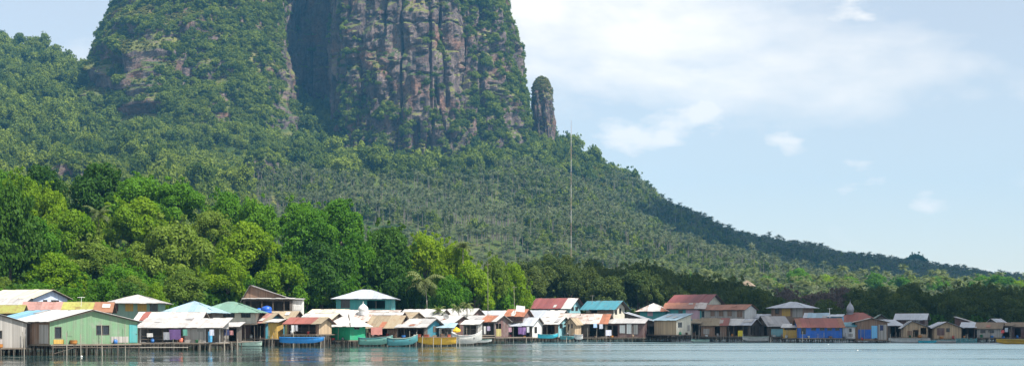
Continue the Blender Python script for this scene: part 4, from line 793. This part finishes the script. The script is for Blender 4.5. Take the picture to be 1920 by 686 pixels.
house('light_blue_house', 'light blue walled house between red roofs', 304, 1552, 1578, 612, 594, 590, 4, -6, 'mf', 'lightblue', 'zinc', [('panel', 1567, 600, 1575, 606, 'ochre')], over=.2)
house('mosque', 'low mosque with broad red hip roof and silver dome', 328, 1563, 1646, 608, 602, 586, 7, -4, 'hip', 'cream', [(1, 'red')], over=.9, cat='mosque')
house('white_wall_hut', 'small white walled hut with teal awning right of royal blue house', 283, 1580, 1602, 634, 612, 605, 4, -8, 'mf', 'white', 'cyan', [('win', 1592, 615, 1597, 622)], over=.35)
house('blue_panel_house', 'brown stilt house with bright blue lower panel', 284, 1604, 1664, 637, 604, 597, 5.5, 6, 'gy', 'brown', 'rusty', [('panel', 1609, 617, 1633, 634, 'royal'), ('panel', 1634, 610, 1645, 634, 'lightblue'), ('panel', 1647, 608, 1662, 636, 'grey')], over=.4)
house('green_gable_hut', 'dark green gabled hut right of the mosque roof', 312, 1637, 1668, 606, 600, 590, 5, 4, 'gy', 'dark', 'green', over=.4)
house('white_slant_house', 'low dark house with bluish white roof left of wooden huts', 296, 1668, 1690, 632, 610, 600, 5, 20, 'mf', 'dark', 'zinc', [('open', 1670, 612, 1688, 630)], over=.5)
house('red_trim_house', 'white roofed house with red wall behind the wooden huts', 318, 1680, 1734, 608, 598, 588, 5, -8, 'gx', 'maroon', 'zinc', over=.5)
house('brown_gable_hut', 'brown plank hut with striped white roof left of the widest gable', 287, 1694, 1740, 632, 613, 602, 5, 6, 'gy', 'tan', [(.4, 'zinc'), (.7, 'grey'), (1, 'white')], [('open', 1712, 618, 1722, 631), ('open', 1726, 614, 1737, 626)], rx=.36, over=.4)
house('wide_gable_hut', 'tan plank hut with wide white gable roof and dark window', 285, 1752, 1802, 634, 614, 604, 6, 14, 'gy', 'tan', 'zinc', [('win', 1774, 612, 1781, 622), ('panel', 1757, 613, 1771, 628, 'maroon')], rx=.46, over=.45)
house('side_porch_hut', 'low dark hut under white roof right of the wide gable', 290, 1802, 1828, 634, 614, 605, 5, -4, 'mf', 'dark', 'zinc', [('open', 1804, 616, 1826, 632)], over=.3)
house('slant_gable_house', 'house with beige roof slanting to the right behind the huts', 306, 1790, 1832, 612, 607, 595, 5, -6, 'mr', 'maroon', 'pale', over=.3)
house('grey_thatch_hut', 'long grey thatched hut on stilts near the right edge', 288, 1832, 1876, 632, 615, 605, 5, -6, 'gx', 'grey', 'thatch', [('win', 1838, 618, 1848, 624), ('win', 1853, 618, 1864, 624)], over=.4)
house('peaked_hut', 'dark peaked hut with white roof edge behind the grey thatch', 306, 1850, 1872, 612, 606, 598, 4.5, -22, 'gy', 'dark', 'zinc', rx=.4, over=.4)
house('dark_open_hut', 'dark open hut with red cloth beside the grey thatch', 290, 1877, 1896, 633, 611, 606, 4, -4, 'mf', 'dark', 'thatch', [('open', 1879, 613, 1894, 631)], over=.4)
house('edge_hut', 'dark plank hut with brown roof at the right edge', 291, 1898, 1946, 633, 612, 605, 5, -4, 'gx', 'maroon', 'thatch', [('open', 1902, 615, 1914, 631), ('win', 1920, 617, 1930, 624)], over=.4)
# ---- far house in the grove
house('grove_house', 'small house with dull brown roof in the coconut grove', 640, 1388, 1408, 538, 533, 525, 6, -12, 'hip', 'tan', 'thatch', stilts=False, over=.8, zbot=3)

# ------------------------------------------------------------------ domes, tanks, poles
white_p = m_plain('white_paint', (.72, .72, .70), .5, .15); silver = m_plain('silver_sheet', (.30, .31, .34), .45, .3, 2, .4)
def dome(name, label, px, d, ytip, ybase, rpx, mat):
    z0, z1 = PZ(ybase, d), PZ(ytip, d); h = z1-z0; r = rpx*d/F
    e = ob(name, None, None, (PX(px, d), d, z0)); tag(e, label, 'dome')
    m = MB(); m.lathe([(r*1.02, -.6), (r*1.05, 0), (r*.86, .02)], 20); m.poly([(r*.86*math.cos(t*.314), r*.86*math.sin(t*.314), .02) for t in range(20)]); m.build('drum', mat, e)
    m = MB(); m.lathe([(r*a, h*b) for a, b in ((.8, .03), (.95, .12), (1.0, .24), (.97, .36), (.84, .5), (.6, .63), (.34, .73), (.15, .82), (.05, .88))], 20); m.build('bulb', mat, e, True)
    m = MB(); m.bar((0, 0, h*.86), (0, 0, h*1.12), .05, 6, .02); m.lathe([(.001, h*.93), (.1, h*.95), (.001, h*.98)], 8); m.build('finial', mat, e)
dome('onion_dome', 'small white onion dome above the prayer house roof', 681, 254, 566, 584, 9.5, white_p)
dome('onion_dome', 'silver onion dome on the red mosque roof', 1594, 333, 563, 586, 7, silver)
tank_m = m_plain('blue_plastic', (.012, .10, .52), .4, .15)
for px, yb, yt, rp, lab in ((500, 589, 573, 9.5, 'larger blue plastic water tank under the dark wooden house'), (486, 590, 577, 5.5, 'smaller blue water tank left of the larger one')):
    d = 246; e = ob('water_tank', None, None, (PX(px, d), d, PZ(yb, d))); tag(e, lab, 'tank', 'blue water tanks'); r = rp*d/F; h = (yb-yt)*d/F
    m = MB(); m.lathe([(.001, 0), (r, 0), (r, h*.25), (r*1.03, h*.28), (r, h*.31), (r, h*.55), (r*1.03, h*.58), (r, h*.61), (r, h*.78), (r*.7, h*.92), (r*.3, h*.96)], 20); m.build('tank_body', tank_m, e, True)
    m = MB(); m.lathe([(r*.32, h*.95), (r*.32, h*1.02), (.001, h*1.03)], 12); m.build('lid', tank_m, e)
    m = MB(); g0 = float(ground([PX(px, d)], [d])[0])-PZ(yb, d)-.5; [m.bar((a*r*.7, b*r*.7, -.15), (a*r*.75, b*r*.75, g0), .08, 6) for a in (-1, 1) for b in (-1, 1)]; m.box(-r*1.1, -r*1.1, -.15, r*1.1, r*1.1, -.01); m.build('tank_stand', stilt_m, e)
def barrel(label, px, d, yb, yt, rp, mat, gname='barrels on the porches'):
    r = rp*d/F; h = (yb-yt)*d/F; m = MB(); m.lathe([(.001, 0), (r*.93, 0), (r, h*.04), (r, h*.3), (r*1.05, h*.33), (r, h*.36), (r, h*.64), (r*1.05, h*.67), (r, h*.7), (r, h*.96), (r*.93, h), (r*.9, h*.97), (.001, h*.97)], 16)
    e = m.build('barrel', mat, None, True, loc=(PX(px, d), d, PZ(yb, d))); tag(e, label, 'barrel', gname)
barrel('light blue barrel in the open bay of the long porch', 394, 195.2, 640.8, 621, 4, m_plain('drum_blue', (.08, .35, .60), .45))
barrel('small red tub on the long porch deck', 339, 195.6, 641, 633, 4, m_plain('drum_red', (.55, .14, .08), .5))
def pole(label, px, d, yt, yb, r=.07, mat=None, arm=False):
    zb = PZ(yb, d); e = ob('pole', None, None, (PX(px, d), d, zb)); tag(e, label, 'pole', 'thin poles'); h = PZ(yt, d)-zb
    m = MB(); m.bar((0, 0, 0), (random.uniform(-.15, .15), 0, h), r, 6, r*.6); m.build('shaft', mat or palm_bark, e)
    m = MB(); m.bar((-.5, 0, h*.94), (.5, 0, h*.95), .03, 5); m.build('cross_arm', mat or palm_bark, e)
pole('thin pale pole leaning above the brown thatch roof', 965, 291, 535, 594, .05, palm_bark)
pole('slender pole rising before the right end of the bank', 915, 292, 490, 594, .05)
pole('short antenna pole on the cyan roof', 1110, 326, 553, 570, .05)
pole('thin stick with vane on the yellow green roof', 152, 204, 556, 574, .04, white_p)
pole('bent white pole above the blue roofed hut', 1556, 300, 577, 596, .08, white_p)
# white tilted board by the pale pole
m = MB(); m.box(0, 0, 0, 1.7, .08, 1.15); tag(m.build('sign_board', white_p, None, loc=(PX(967, 289), 289, PZ(583, 289)), rot=(0, R(6), 0)), 'blank white board standing by the pale pole', 'board')
# radio mast: lattice sections, red and white
mr = m_plain('mast_red', (.40, .27, .24), .6); mw = m_plain('mast_white', (.55, .52, .50), .6)
d = 620; x = PX(1071, d); zb = float(ground([x], [d])[0]); H = PZ(226, d)-zb
e = ob('radio_mast', None, None, (x, d, zb)); tag(e, 'tall thin lattice radio mast rising above the mangroves', 'mast')
ns = 14; hs = H*.93/ns; tri3 = [(math.cos(a)*0.17, math.sin(a)*0.17) for a in (R(90), R(210), R(330))]
for i in range(ns):
    m = MB(); 
    for k in range(3):
        a, b = tri3[k], tri3[(k+1) % 3]; m.bar((*a, 0), (*a, hs), .03, 5)
        for j in range(4):
            z0, z1 = hs*j/4, hs*(j+1)/4; m.bar((*a, z0), (*b, z1), .014, 4); m.bar((*a, z0), (*b, z0), .014, 4)
    m.build('mast_section', mw if i % 2 else mr, e, loc=(0, 0, hs*i))
m = MB(); m.bar((0, 0, H*.93), (0, 0, H), .09, 6, .05); m.build('antenna', mr, e)
for k, a in enumerate((R(90), R(210), R(330))):
    m = MB(); [m.bar((math.cos(a)*.5, math.sin(a)*.5, H*q), (math.cos(a)*30, math.sin(a)*30, -1.0), .012, 4) for q in (.45, .85)]; m.build('guy_wire', mr, e)

# ------------------------------------------------------------------ boats
def boat(label, d, x0, x1, ytop, yb, colr, trim, beam=1.1, bow=1, rise=.5, yaw=0, tilt=0, cover=None, name='boat', group='boats moored among the stilts'):
    """hollow planked hull, raised bow on the side given by bow (+1 right); parts: hull, gunwale, thwarts"""
    L = (x1-x0)*d/F; zt, zb = PZ(ytop, d), PZ(yb, d); D = max(.3, zt-zb); e = ob(name, None, None, (PX((x0+x1)/2, d), d, zb), (0, R(tilt), R(yaw) + (0 if bow > 0 else math.pi))); tag(e, label, 'boat', group)
    ns, nc = 17, 9; V = []; G = []
    for i in range(ns):
        t = i/(ns-1); u = t*2-1; wd = beam/2*(1-abs(u)**2.6*(.97 if u > 0 else .72)); sh = D*(1+.55*rise*max(0, u)**2.2+rise*.35*max(0, -u)**2.5); kl = D*(.55*max(0, u)**3+.18*max(0, -u)**3)
        for sc_, off in ((1, 0), (.9, .05)):
            for j in range(nc):
                a = (j/(nc-1)*2-1); V.append((u*L/2*(1 if sc_ == 1 else .97), math.copysign(abs(a)**.7, a)*wd*sc_, kl+(sh-kl)*abs(a)**2.4+(off if abs(a) < .98 else 0)))
        G.append((u*L/2, wd, sh))
    Q = []; 
    for i in range(ns-1):
        for l in range(2):
            for j in range(nc-1):
                b = i*2*nc+l*nc+j; q = (b, b+1, b+2*nc+1, b+2*nc); Q.append(q if l else q[::-1])
        for j in (0, nc-1): b = i*2*nc+j; Q.append((b, b+nc, b+3*nc, b+2*nc))
    for i in (0, ns-1):
        for j in range(nc-1): b = i*2*nc+j; Q.append((b, b+1, b+nc+1, b+nc))
    ob('hull', mesh_np('hull', np.array(V), np.array(Q), m_plain('hull_'+colr[0], colr[1], .5, .3, 1.5), True), e)
    tm = m_plain('hull_'+trim[0], trim[1], .5, .3)
    for sg in (-1, 1):
        m = MB()
        for i in range(ns-1): p, q = G[i], G[i+1]; m.bar((p[0], sg*p[1], p[2]), (q[0], sg*q[1], q[2]), .045, 5)
        m.build('gunwale', tm, e)
    for k in range(3): x = L*(-.28+.26*k); m = MB(); m.box(x-.12, -beam*.42, D*.72, x+.12, beam*.42, D*.78); m.build('thwart', deck_m, e)
    if cover:
        m = MB(); 
        for k in range(4): m.bar((L*(-.25+.3*(k//2)), beam*.4*(1 if k % 2 else -1), D*.7), (L*(-.25+.3*(k//2)), beam*.4*(1 if k % 2 else -1), D+1.3), .03, 5)
        m.build('canopy_post', deck_m, e); m = MB(); m.box(-L*.3, -beam*.5, D+1.3, L*.12, beam*.5, D+1.36); m.build('canopy', RF[cover], e)
    return e
BL = ('blue', (.01, .19, .50)); TE = ('teal', (.05, .22, .24)); YE = ('yellow', (.50, .30, .02)); WH = ('white', (.60, .60, .58)); GN = ('sea_green', (.07, .20, .17)); GY = ('grey', (.38, .38, .36)); BR = ('brown', (.16, .10, .06)); PG = ('pale_green', (.30, .42, .36)); CY = ('cyan', (.02, .36, .46))
boat('long blue boat below the bright red roof', 226, 524, 609, 632, 643, BL, BL, 1.3, 1, .15)
boat('pale green boat beside the maroon plank house', 231, 440, 491, 640, 649, PG, GY, 1.2, -1, .4)
boat('slim sea green boat right of the emerald hut', 232, 672, 737, 633, 646, GN, TE, 1.0, 1, .55, 6, -2)
boat('slim teal boat with raised bow below the market porch', 230, 726, 784, 634, 647, TE, PG, 1.0, 1, .9, 4, -3)
boat('yellow brown cargo boat heaped with goods', 231, 780, 856, 632, 646, YE, BR, 1.7, -1, .2)
boat('pale grey boat with high pointed bow', 238, 846, 904, 629, 644, GY, WH, 1.3, 1, 1.3, 4)
boat('low white and green dugout afloat on open water', 240, 874, 922, 636.5, 641.5, WH, GN, .9, 1, .3)
boat('cyan boat below the white gabled house', 286, 1008, 1046, 627, 634, CY, TE, 1.1, 1, .8)
boat('short teal boat below the tan slit windowed hut', 286, 1050, 1078, 630, 636, TE, TE, 1.0, 1, .3)
boat('little white boat beside the tan slit windowed hut', 285, 1076, 1093, 627, 636, WH, GY, .9, -1, .3)
boat('weathered pale boat under the cluttered hut', 284, 1392, 1442, 631, 640, GY, PG, 1.2, -1, .2)
boat('small grey green boat below the dark little shed', 285, 1296, 1330, 636, 641, PG, GN, .9, -1, .2)
boat('long low whitish boat moored before the wooden huts', 283, 1666, 1744, 634, 642, WH, GY, 1.3, -1, .15)
boat('teal boat overlapping the long whitish boat', 280, 1722, 1756, 638, 643.5, CY, TE, 1.0, 1, .2)
boat('low grey boat in front of the wide gabled hut', 283, 1756, 1794, 637, 642, GY, TE, 1.0, 1, .2)
boat('long yellow boat at the right edge', 262, 1868, 1948, 636, 645.5, YE, ('gold', (.52, .38, .03)), 1.5, -1, .2)
for px, wd in ((786, .5), (800, .7), (815, .6), (830, .55), (842, .45)):
    m = MB(); h = random.uniform(.35, .6); m.box(-wd/2, -.3, 0, wd/2, .3, h); m.box(-wd/2-.03, -.33, h, wd/2+.03, .33, h+.06)
    tag(m.build('crate', random.choice((wood_brown, wood_tan, m_plain('crate_red', (.38, .10, .05), .7))), None, loc=(PX(px, 231), 231, PZ(633.5, 231)), rot=(0, 0, random.uniform(-.2, .2))), 'goods crate on the yellow brown cargo boat, %s' % {786: 'nearest its left end', 800: 'second from its left end', 815: 'in its middle', 830: 'right of its middle', 842: 'nearest its right end'}[px], 'crate', 'crates on the cargo boat')
# yellow parasol over the cargo boat
e = ob('parasol', None, None, (PX(858, 232), 232, PZ(636, 232))); tag(e, 'yellow parasol tilted over the cargo boat', 'parasol')
m = MB(); m.bar((0, 0, 0), (0, 0, 2.0), .03, 6); m.build('shaft', deck_m, e)
pm = m_plain('yellow_cloth', (.70, .43, .01), .7, .15); m = MB(); hh = [(math.cos(i*.785)*.62, math.sin(i*.785)*.62) for i in range(8)]
for i in range(8): a, b = hh[i], hh[(i+1) % 8]; m.poly([(a[0], a[1], 1.55), (b[0], b[1], 1.55), (0, 0, 2.05)]); m.poly([(a[0], a[1], 1.55), (b[0], b[1], 1.55), (b[0]*.98, b[1]*.98, 1.3), (a[0]*.98, a[1]*.98, 1.3)])
o = m.build('canopy', pm, e); o.rotation_euler = (R(14), R(-6), 0)
# satellite dish on white roof
e = ob('satellite_dish', None, None, (PX(836, 250), 250, PZ(600, 250))); tag(e, 'dark satellite dish on the white roof above the cargo boat', 'dish')
m = MB(); m.lathe([(.001, 0), (.3, .05), (.52, .16), (.5, .17), (.28, .08), (.001, .03)], 16); o = m.build('reflector', m_plain('dish_grey', (.13, .13, .13), .6), e, True); o.location = (0, 0, .55); o.rotation_euler = (R(65), 0, R(20))
m = MB(); m.bar((0, .1, -.4), (0, .05, .6), .035, 6); m.build('mount', frame_dark, e)
# laundry and cloths
def cloth(label, px, d, y0, wd, ht, colr, grp='washing hung out on the porches'):
    V = []; Q = []; nx, nz = 7, 5
    for k in range(2):
        for i in range(nx):
            for j in range(nz): V.append(((i/(nx-1)-.5)*wd*(1-.1*j/nz*math.sin(i)), .05*math.sin(i*1.7+j*.6)*(j/nz+.3)+k*.012, -ht*j/(nz-1)*(1+.05*math.sin(i*2))))
    for k in range(2):
        for i in range(nx-1):
            for j in range(nz-1): b = k*nx*nz+i*nz+j; Q.append((b, b+1, b+nz+1, b+nz) if k == 0 else (b, b+nz, b+nz+1, b+1))
    o = ob('hanging_cloth', mesh_np('hanging_cloth', np.array(V), np.array(Q), m_plain('cloth_%d_%d_%d' % tuple(int(c*100) for c in colr), colr, .9, .15), True), None, (PX(px, d), d, PZ(y0, d))); tag(o, label, 'cloth', grp)
CL = [('purple cloth hanging in the long porch', 328, 194.6, 617, 1.5, 1.3, (.13, .07, .20)), ('grey net cloth hanging at the long porch rail', 312, 194.3, 622, .8, 1.0, (.30, .31, .34)), ('pale cloth left end of the long porch', 281, 194.2, 624, .8, .5, (.5, .48, .45)),
      ('white shirt hanging above the blue barrel', 397, 194.6, 617, .6, .8, (.5, .52, .6)), ('green cloth hanging right of the purple porch cloth', 347, 194.5, 617, .6, .8, (.10, .28, .22)), ('small dark blue cloth in the lean-to', 425, 201, 617, .7, .8, (.06, .08, .2)), ('small rose cloth in the lean-to', 434, 201, 619, .5, .6, (.42, .2, .2)),
      ('pinkish red tarpaulin draped before the thatched house', 706, 239, 613, 1.8, 1.2, (.58, .24, .20)), ('white cloth on the railing of the red roofed house', 549, 229, 609, .5, 1.0, (.6, .6, .58)), ('grey shirt hanging in the red roofed house', 556, 229.2, 609, .4, .9, (.4, .4, .42)),
      ('purple cloth in the laundry porch, left of the white one', 976, 286, 613, .9, 1.3, (.17, .09, .24)), ('violet cloth in the middle of the laundry porch', 983, 286.3, 613, .7, 1.4, (.25, .15, .33)), ('white cloth at the right of the laundry porch', 990, 286, 612, .5, 1.1, (.6, .6, .62)), ('pink cloth at the left of the laundry porch', 956, 286, 613, .7, .9, (.42, .25, .30)),
      ('pale blue cloth under the rusty roof', 1116, 290.5, 606, .7, .8, (.36, .5, .72)), ('white cloth right of the pale blue cloth', 1127, 290.5, 607, .7, .9, (.58, .6, .68)), ('lowest white sheet hanging from the rusty roofed porch', 1141, 289, 618, 1.1, 1.1, (.6, .6, .68)),
      ('yellow cloth in the white roofed porch', 1388, 287, 619, .9, 1.1, (.55, .45, .03)), ('red cloth in the dark open hut', 1880, 288, 618, .6, .6, (.6, .09, .09)), ('white cloth below the red cloth at the dark open hut', 1887, 288, 614, .6, .8, (.45, .5, .55)), ('yellowish cloth below the rust patch roof', 935, 264, 616, .9, 1.3, (.45, .38, .15)),
      ('white towel on the rust patch house', 909, 263, 611, .4, 1.4, (.62, .62, .6)), ('lilac cloth on the rust patch house', 916, 263, 611, .6, .8, (.4, .34, .46)), ('navy cloth on the blue panel house corner', 1653, 282, 609, .6, 1.0, (.04, .05, .13))]
for c in CL: cloth(*c)
# loose mooring posts standing in the water
POSTS = ['at the right end of the blue boat', 'just left of the blue boat bow', 'at the left end of the cargo boat', 'before the middle of the cargo boat', 'right of the cargo boat middle', 'below the yellow parasol', 'just right of the yellow parasol', 'below the laundry porch', 'below the white gabled house', 'below the brown low house', 'right of the weathered pale boat', 'at the left end of the long whitish boat', 'below the lean-to, leftmost', 'below the lean-to, middle', 'below the lean-to, rightmost', 'in the teal picket screen', 'left of the teal picket screen']
for i, (px, d) in enumerate(((607, 226), (600, 227), (790, 229), (812, 228), (826, 229), (855, 230), (862, 231), (986, 283), (1061, 283), (1345, 283), (1444, 281), (1669, 278), (422, 196), (436, 197), (446, 199), (1815, 284), (1790, 284))):
    z1 = random.uniform(.7, 1.7); o = ob('mooring_post', STILT, None, (PX(px, d), d, -1.3), (random.uniform(-.08, .08), random.uniform(-.08, .08), 0), (.07, .07, z1+1.3), m_plain('post_pale', (.30, .27, .22), .9))
    tag(o, 'thin weathered mooring post '+POSTS[i], 'post', 'mooring posts')
# teal picket screen at the right
e = ob('picket_screen', None, None, (PX(1794, 281), 281, 0)); tag(e, 'teal picket screen standing in the water left of the yellow boat', 'screen'); wd = 37*281/F
for i in range(14): m = MB(); x = wd*i/13; m.box(x-.09, -.02, -1.0, x+.09, .02, PZ(634, 281)+random.uniform(-.12, .12)); m.build('picket', m_plain('hull_teal', TE[1], .5, .3), e)
m = MB(); m.box(-.1, .021, .35, wd+.1, .07, .45); m.build('rail', deck_m, e)
# walkway in front of the left houses
e = ob('walkway', None, None, (PX(245, 190), 190, 0)); tag(e, 'narrow plank walkway at the foot of the long porch', 'walkway'); Lw = 105*190/F; zt = PZ(650, 190)
for i in range(3): m = MB(); m.box(0, i*.32, zt-.07, Lw, i*.32+.28, zt+random.uniform(-.01, .01)); m.build('plank', m_plain('deck_pale', (.36, .33, .28), .9, .3), e)
for i in range(8): o = ob('stilt', STILT, e, (Lw*i/7, .4, -1.2), None, (.06, .06, zt+1.1))

# ------------------------------------------------------------------ things left lying on the front decks
tub_cols = [('blue', (.03, .16, .45)), ('red', (.42, .05, .04)), ('white', (.6, .6, .58)), ('green', (.05, .25, .12)), ('brown', (.20, .12, .07)), ('grey', (.25, .25, .25)), ('orange', (.5, .2, .04))]
rr = random.Random(5); k = 0
for H, hn, hl, d, L, zf, deck, rz, loc, yf in HOUSES:
    if yf < 626 or d > 295 or deck < .4: continue
    used = set()
    for j in range(2 if L > 3.5 else 1):
        cn, cc = rr.choice([c for c in tub_cols if c[0] not in used]); used.add(cn); kind = ('bucket', 'basket', 'jerrycan')[(k+j) % 3]; m = MB(); s_ = rr.uniform(.85, 1.25)
        if kind == 'bucket': m.lathe([(.001, 0), (.17*s_, 0), (.22*s_, .40*s_), (.24*s_, .40*s_), (.24*s_, .43*s_), (.20*s_, .43*s_), (.16*s_, .05), (.001, .05)], 12)
        elif kind == 'basket': m.lathe([(.001, 0), (.26*s_, 0), (.33*s_, .18*s_), (.31*s_, .34*s_), (.34*s_, .36*s_), (.28*s_, .36*s_), (.26*s_, .12), (.001, .06)], 12)
        else: m.box(-.18*s_, -.12, 0, .18*s_, .12, .42*s_); m.box(-.15*s_, -.03, .48*s_, .06*s_, .03, .53*s_); m.box(-.15*s_, -.025, .42*s_, -.10*s_, .025, .48*s_); m.bar((.11*s_, 0, .42*s_), (.11*s_, 0, .5*s_), .045, 8)
        u = L*(.2+.45*j)+rr.uniform(-.1, .3)*L*.3; p = Vector(loc)+Vector((math.cos(rz), math.sin(rz), 0))*u+Vector((math.sin(rz), -math.cos(rz), 0))*(deck*.55)+Vector((0, 0, zf-.003))
        o = m.build(kind, m_plain('tub_'+cn, cc, .6, .25), None, True, loc=p, rot=(0, 0, rz+rr.uniform(-.4, .4))); short = ' '.join(hl.split()[:9])
        tag(o, '%s %s on the deck of the %s' % (cn, kind, hn.replace('_', ' ')) if sum(h[1] == hn for h in HOUSES) == 1 else '%s %s on the deck of %s' % (cn, kind, short), kind, 'buckets and cans on the decks')
    k += 1
# floats out on the water
for px, py, lab in ((1553, 645.5, 'white float in the water before the royal blue house'), (1608, 656.5, 'small pale float farthest out on the open water'), (153, 668, 'tiny white float before the green house'), (1776, 647, 'dark float in front of the wide gabled hut')):
    d = F*CAMZ/(py-YH); e = ob('float', None, None, (PX(px, d), d, 0), None, (.7, .7, .7)); tag(e, lab, 'float', 'floats on the water')
    m = MB(); m.lathe([(.001, -.1), (.10, -.07), (.15, .02), (.12, .1), (.04, .15), (.001, .16)], 12); m.build('buoy', white_p if 'dark' not in lab else frame_dark, e, True); m = MB(); m.bar((0, 0, .14), (.02, 0, .26), .012, 5); m.build('stick', deck_m, e)
# ------------------------------------------------------------------ labels that depend on order
NTH = 'first second third fourth fifth sixth seventh eighth ninth tenth eleventh twelfth thirteenth fourteenth fifteenth sixteenth seventeenth eighteenth nineteenth twentieth'.split()
NTH += ['twenty-'+w_ for w_ in NTH[:9]] + ['thirtieth'] + ['thirty-'+w_ for w_ in NTH[:9]]
LM_BANK = [(40, 'above the pale blue house'), (190, 'above the red and yellow green roof'), (300, 'behind the flat roofed two storey house'), (370, 'above the light blue hip roof'), (450, 'above the green hip roof'), (575, 'behind the dark wooden house'), (745, 'around the teal house'), (830, 'by the drooping palm'), (2000, 'at the right bank end')]
LM_MANG = [(1060, 'behind the turquoise house'), (1180, 'behind the cyan roofed house'), (1260, 'behind the teal walled house'), (1345, 'behind the maroon roof'), (1430, 'right of the grey plank house'), (1520, 'behind the wooden tower house'), (1660, 'behind the red roofed mosque'), (1760, 'behind the brown gable hut'), (1930, 'behind the grey thatch at right'), (9999, 'cut by the right edge')]
def ordered(key, lms, text):
    bins = {}
    for px, d, o in sorted(ORD[key], key=lambda t: t[0]):
        lm = next(l for x, l in lms if px < x); rw = '' if d == 0 else ('upper' if d > 330 and key == 'bank' else 'lower') if key == 'bank' else ('back' if d >= 372 else 'front')
        bins.setdefault((lm, rw), []).append(o)
    for (lm, rw), os_ in bins.items():
        for i, o in enumerate(os_): o['label'] = text.format(n=NTH[i], r=rw, lm=lm).replace('  ', ' ')
ordered('bank', LM_BANK, '{n} smaller {r} tree from left {lm}')
ordered('mangrove', LM_MANG, '{n} from left of the dark {r} row mangroves {lm}')
ordered('bare', [(9999, '')], '{n} from left of the leafless purplish brown mangrove trees')
ordered('round', [(9999, '')], '{n} from left of round green trees among the sunlit coconut palms')
# ------------------------------------------------------------------ clouds overhead (their shade lies on the far ridge and the right half of the village)
n = N('cloud_white'); d1 = n.n('ShaderNodeBsdfDiffuse', {'Color': (.9, .9, .92, 1)}); t1 = n.n('ShaderNodeBsdfTranslucent', {'Color': (.9, .92, .95, 1)})
cloud_m = n.fin(n.n('ShaderNodeMixShader', {0: .5, 1: d1.outputs[0], 2: t1.outputs[0]}).outputs[0])
def cloud(label, shade, zc, seed):
    """a heap of cumulus lobes whose shade falls on the listed ground spots (x, y, radius)"""
    r = random.Random(seed); V = []; Q = []; nu, nv = 28, 14
    for (x, y, rad, z0) in shade:
        k = (zc-z0)/sun_dir.z; cx, cy, cz = x+sun_dir.x*k, y+sun_dir.y*k, zc+r.uniform(-8, 20)
        t = np.linspace(0, 2*np.pi, nu, endpoint=False); v = np.linspace(0.02, np.pi-.02, nv); T, Vv = np.meshgrid(t, v)
        x_, y_, z_ = np.sin(Vv)*np.cos(T), np.sin(Vv)*np.sin(T), np.cos(Vv); z_ = np.where(z_ < 0, z_*.35, z_)
        rr = rad*(1+.28*fbm(x_*2.2+seed+x, y_*2.2, z_*2.2, 4)); b = sum(len(q) for q in V)
        V.append(np.stack([cx+x_*rr, cy+y_*rr, cz+z_*rr*.55], -1).reshape(-1, 3))
        a, c = np.meshgrid(np.arange(nv-1), np.arange(nu), indexing='ij'); c2 = (c+1) % nu
        Q.append(np.stack([a*nu+c, a*nu+c2, (a+1)*nu+c2, (a+1)*nu+c], -1).reshape(-1, 4)+b)
    tag(ob('cumulus_cloud', mesh_np('cumulus_cloud', np.concatenate(V), np.concatenate(Q), cloud_m, True)), label, 'cloud', kind='structure')
cloud('cumulus cloud high over the far ridge', [(235, 1480, 130, 60), (330, 1620, 170, 70), (300, 1290, 90, 40), (430, 1290, 110, 30), (560, 1300, 110, 25), (480, 1700, 190, 60), (620, 1650, 200, 40), (420, 1450, 140, 40), (700, 1880, 200, 30), (550, 1420, 120, 30), (160, 1400, 60, 70)], 900, 3)
cloud('cumulus cloud high over the mangroves', [(45, 400, 40, 12), (100, 390, 55, 8), (165, 400, 60, 8), (230, 400, 60, 8), (150, 300, 48, 3), (200, 320, 60, 3), (48, 310, 27, 3), (85, 300, 34, 3), (115, 275, 30, 3), (70, 340, 30, 3)], 620, 5)

# ------------------------------------------------------------------ haze
n = N('haze_air'); vol = n.n('ShaderNodeVolumePrincipled', {'Color': (.17, .56, 1, 1), 'Density': .0001, 'Anisotropy': .25})
n.t.links.new(vol.outputs[0], n.out.inputs['Volume'])
hz = MB(); hz.box(-4300, -1000, -3.6, 4300, 4300, 425)
tag(hz.build('haze', n.m), 'pale blue sea haze', 'haze', kind='stuff')
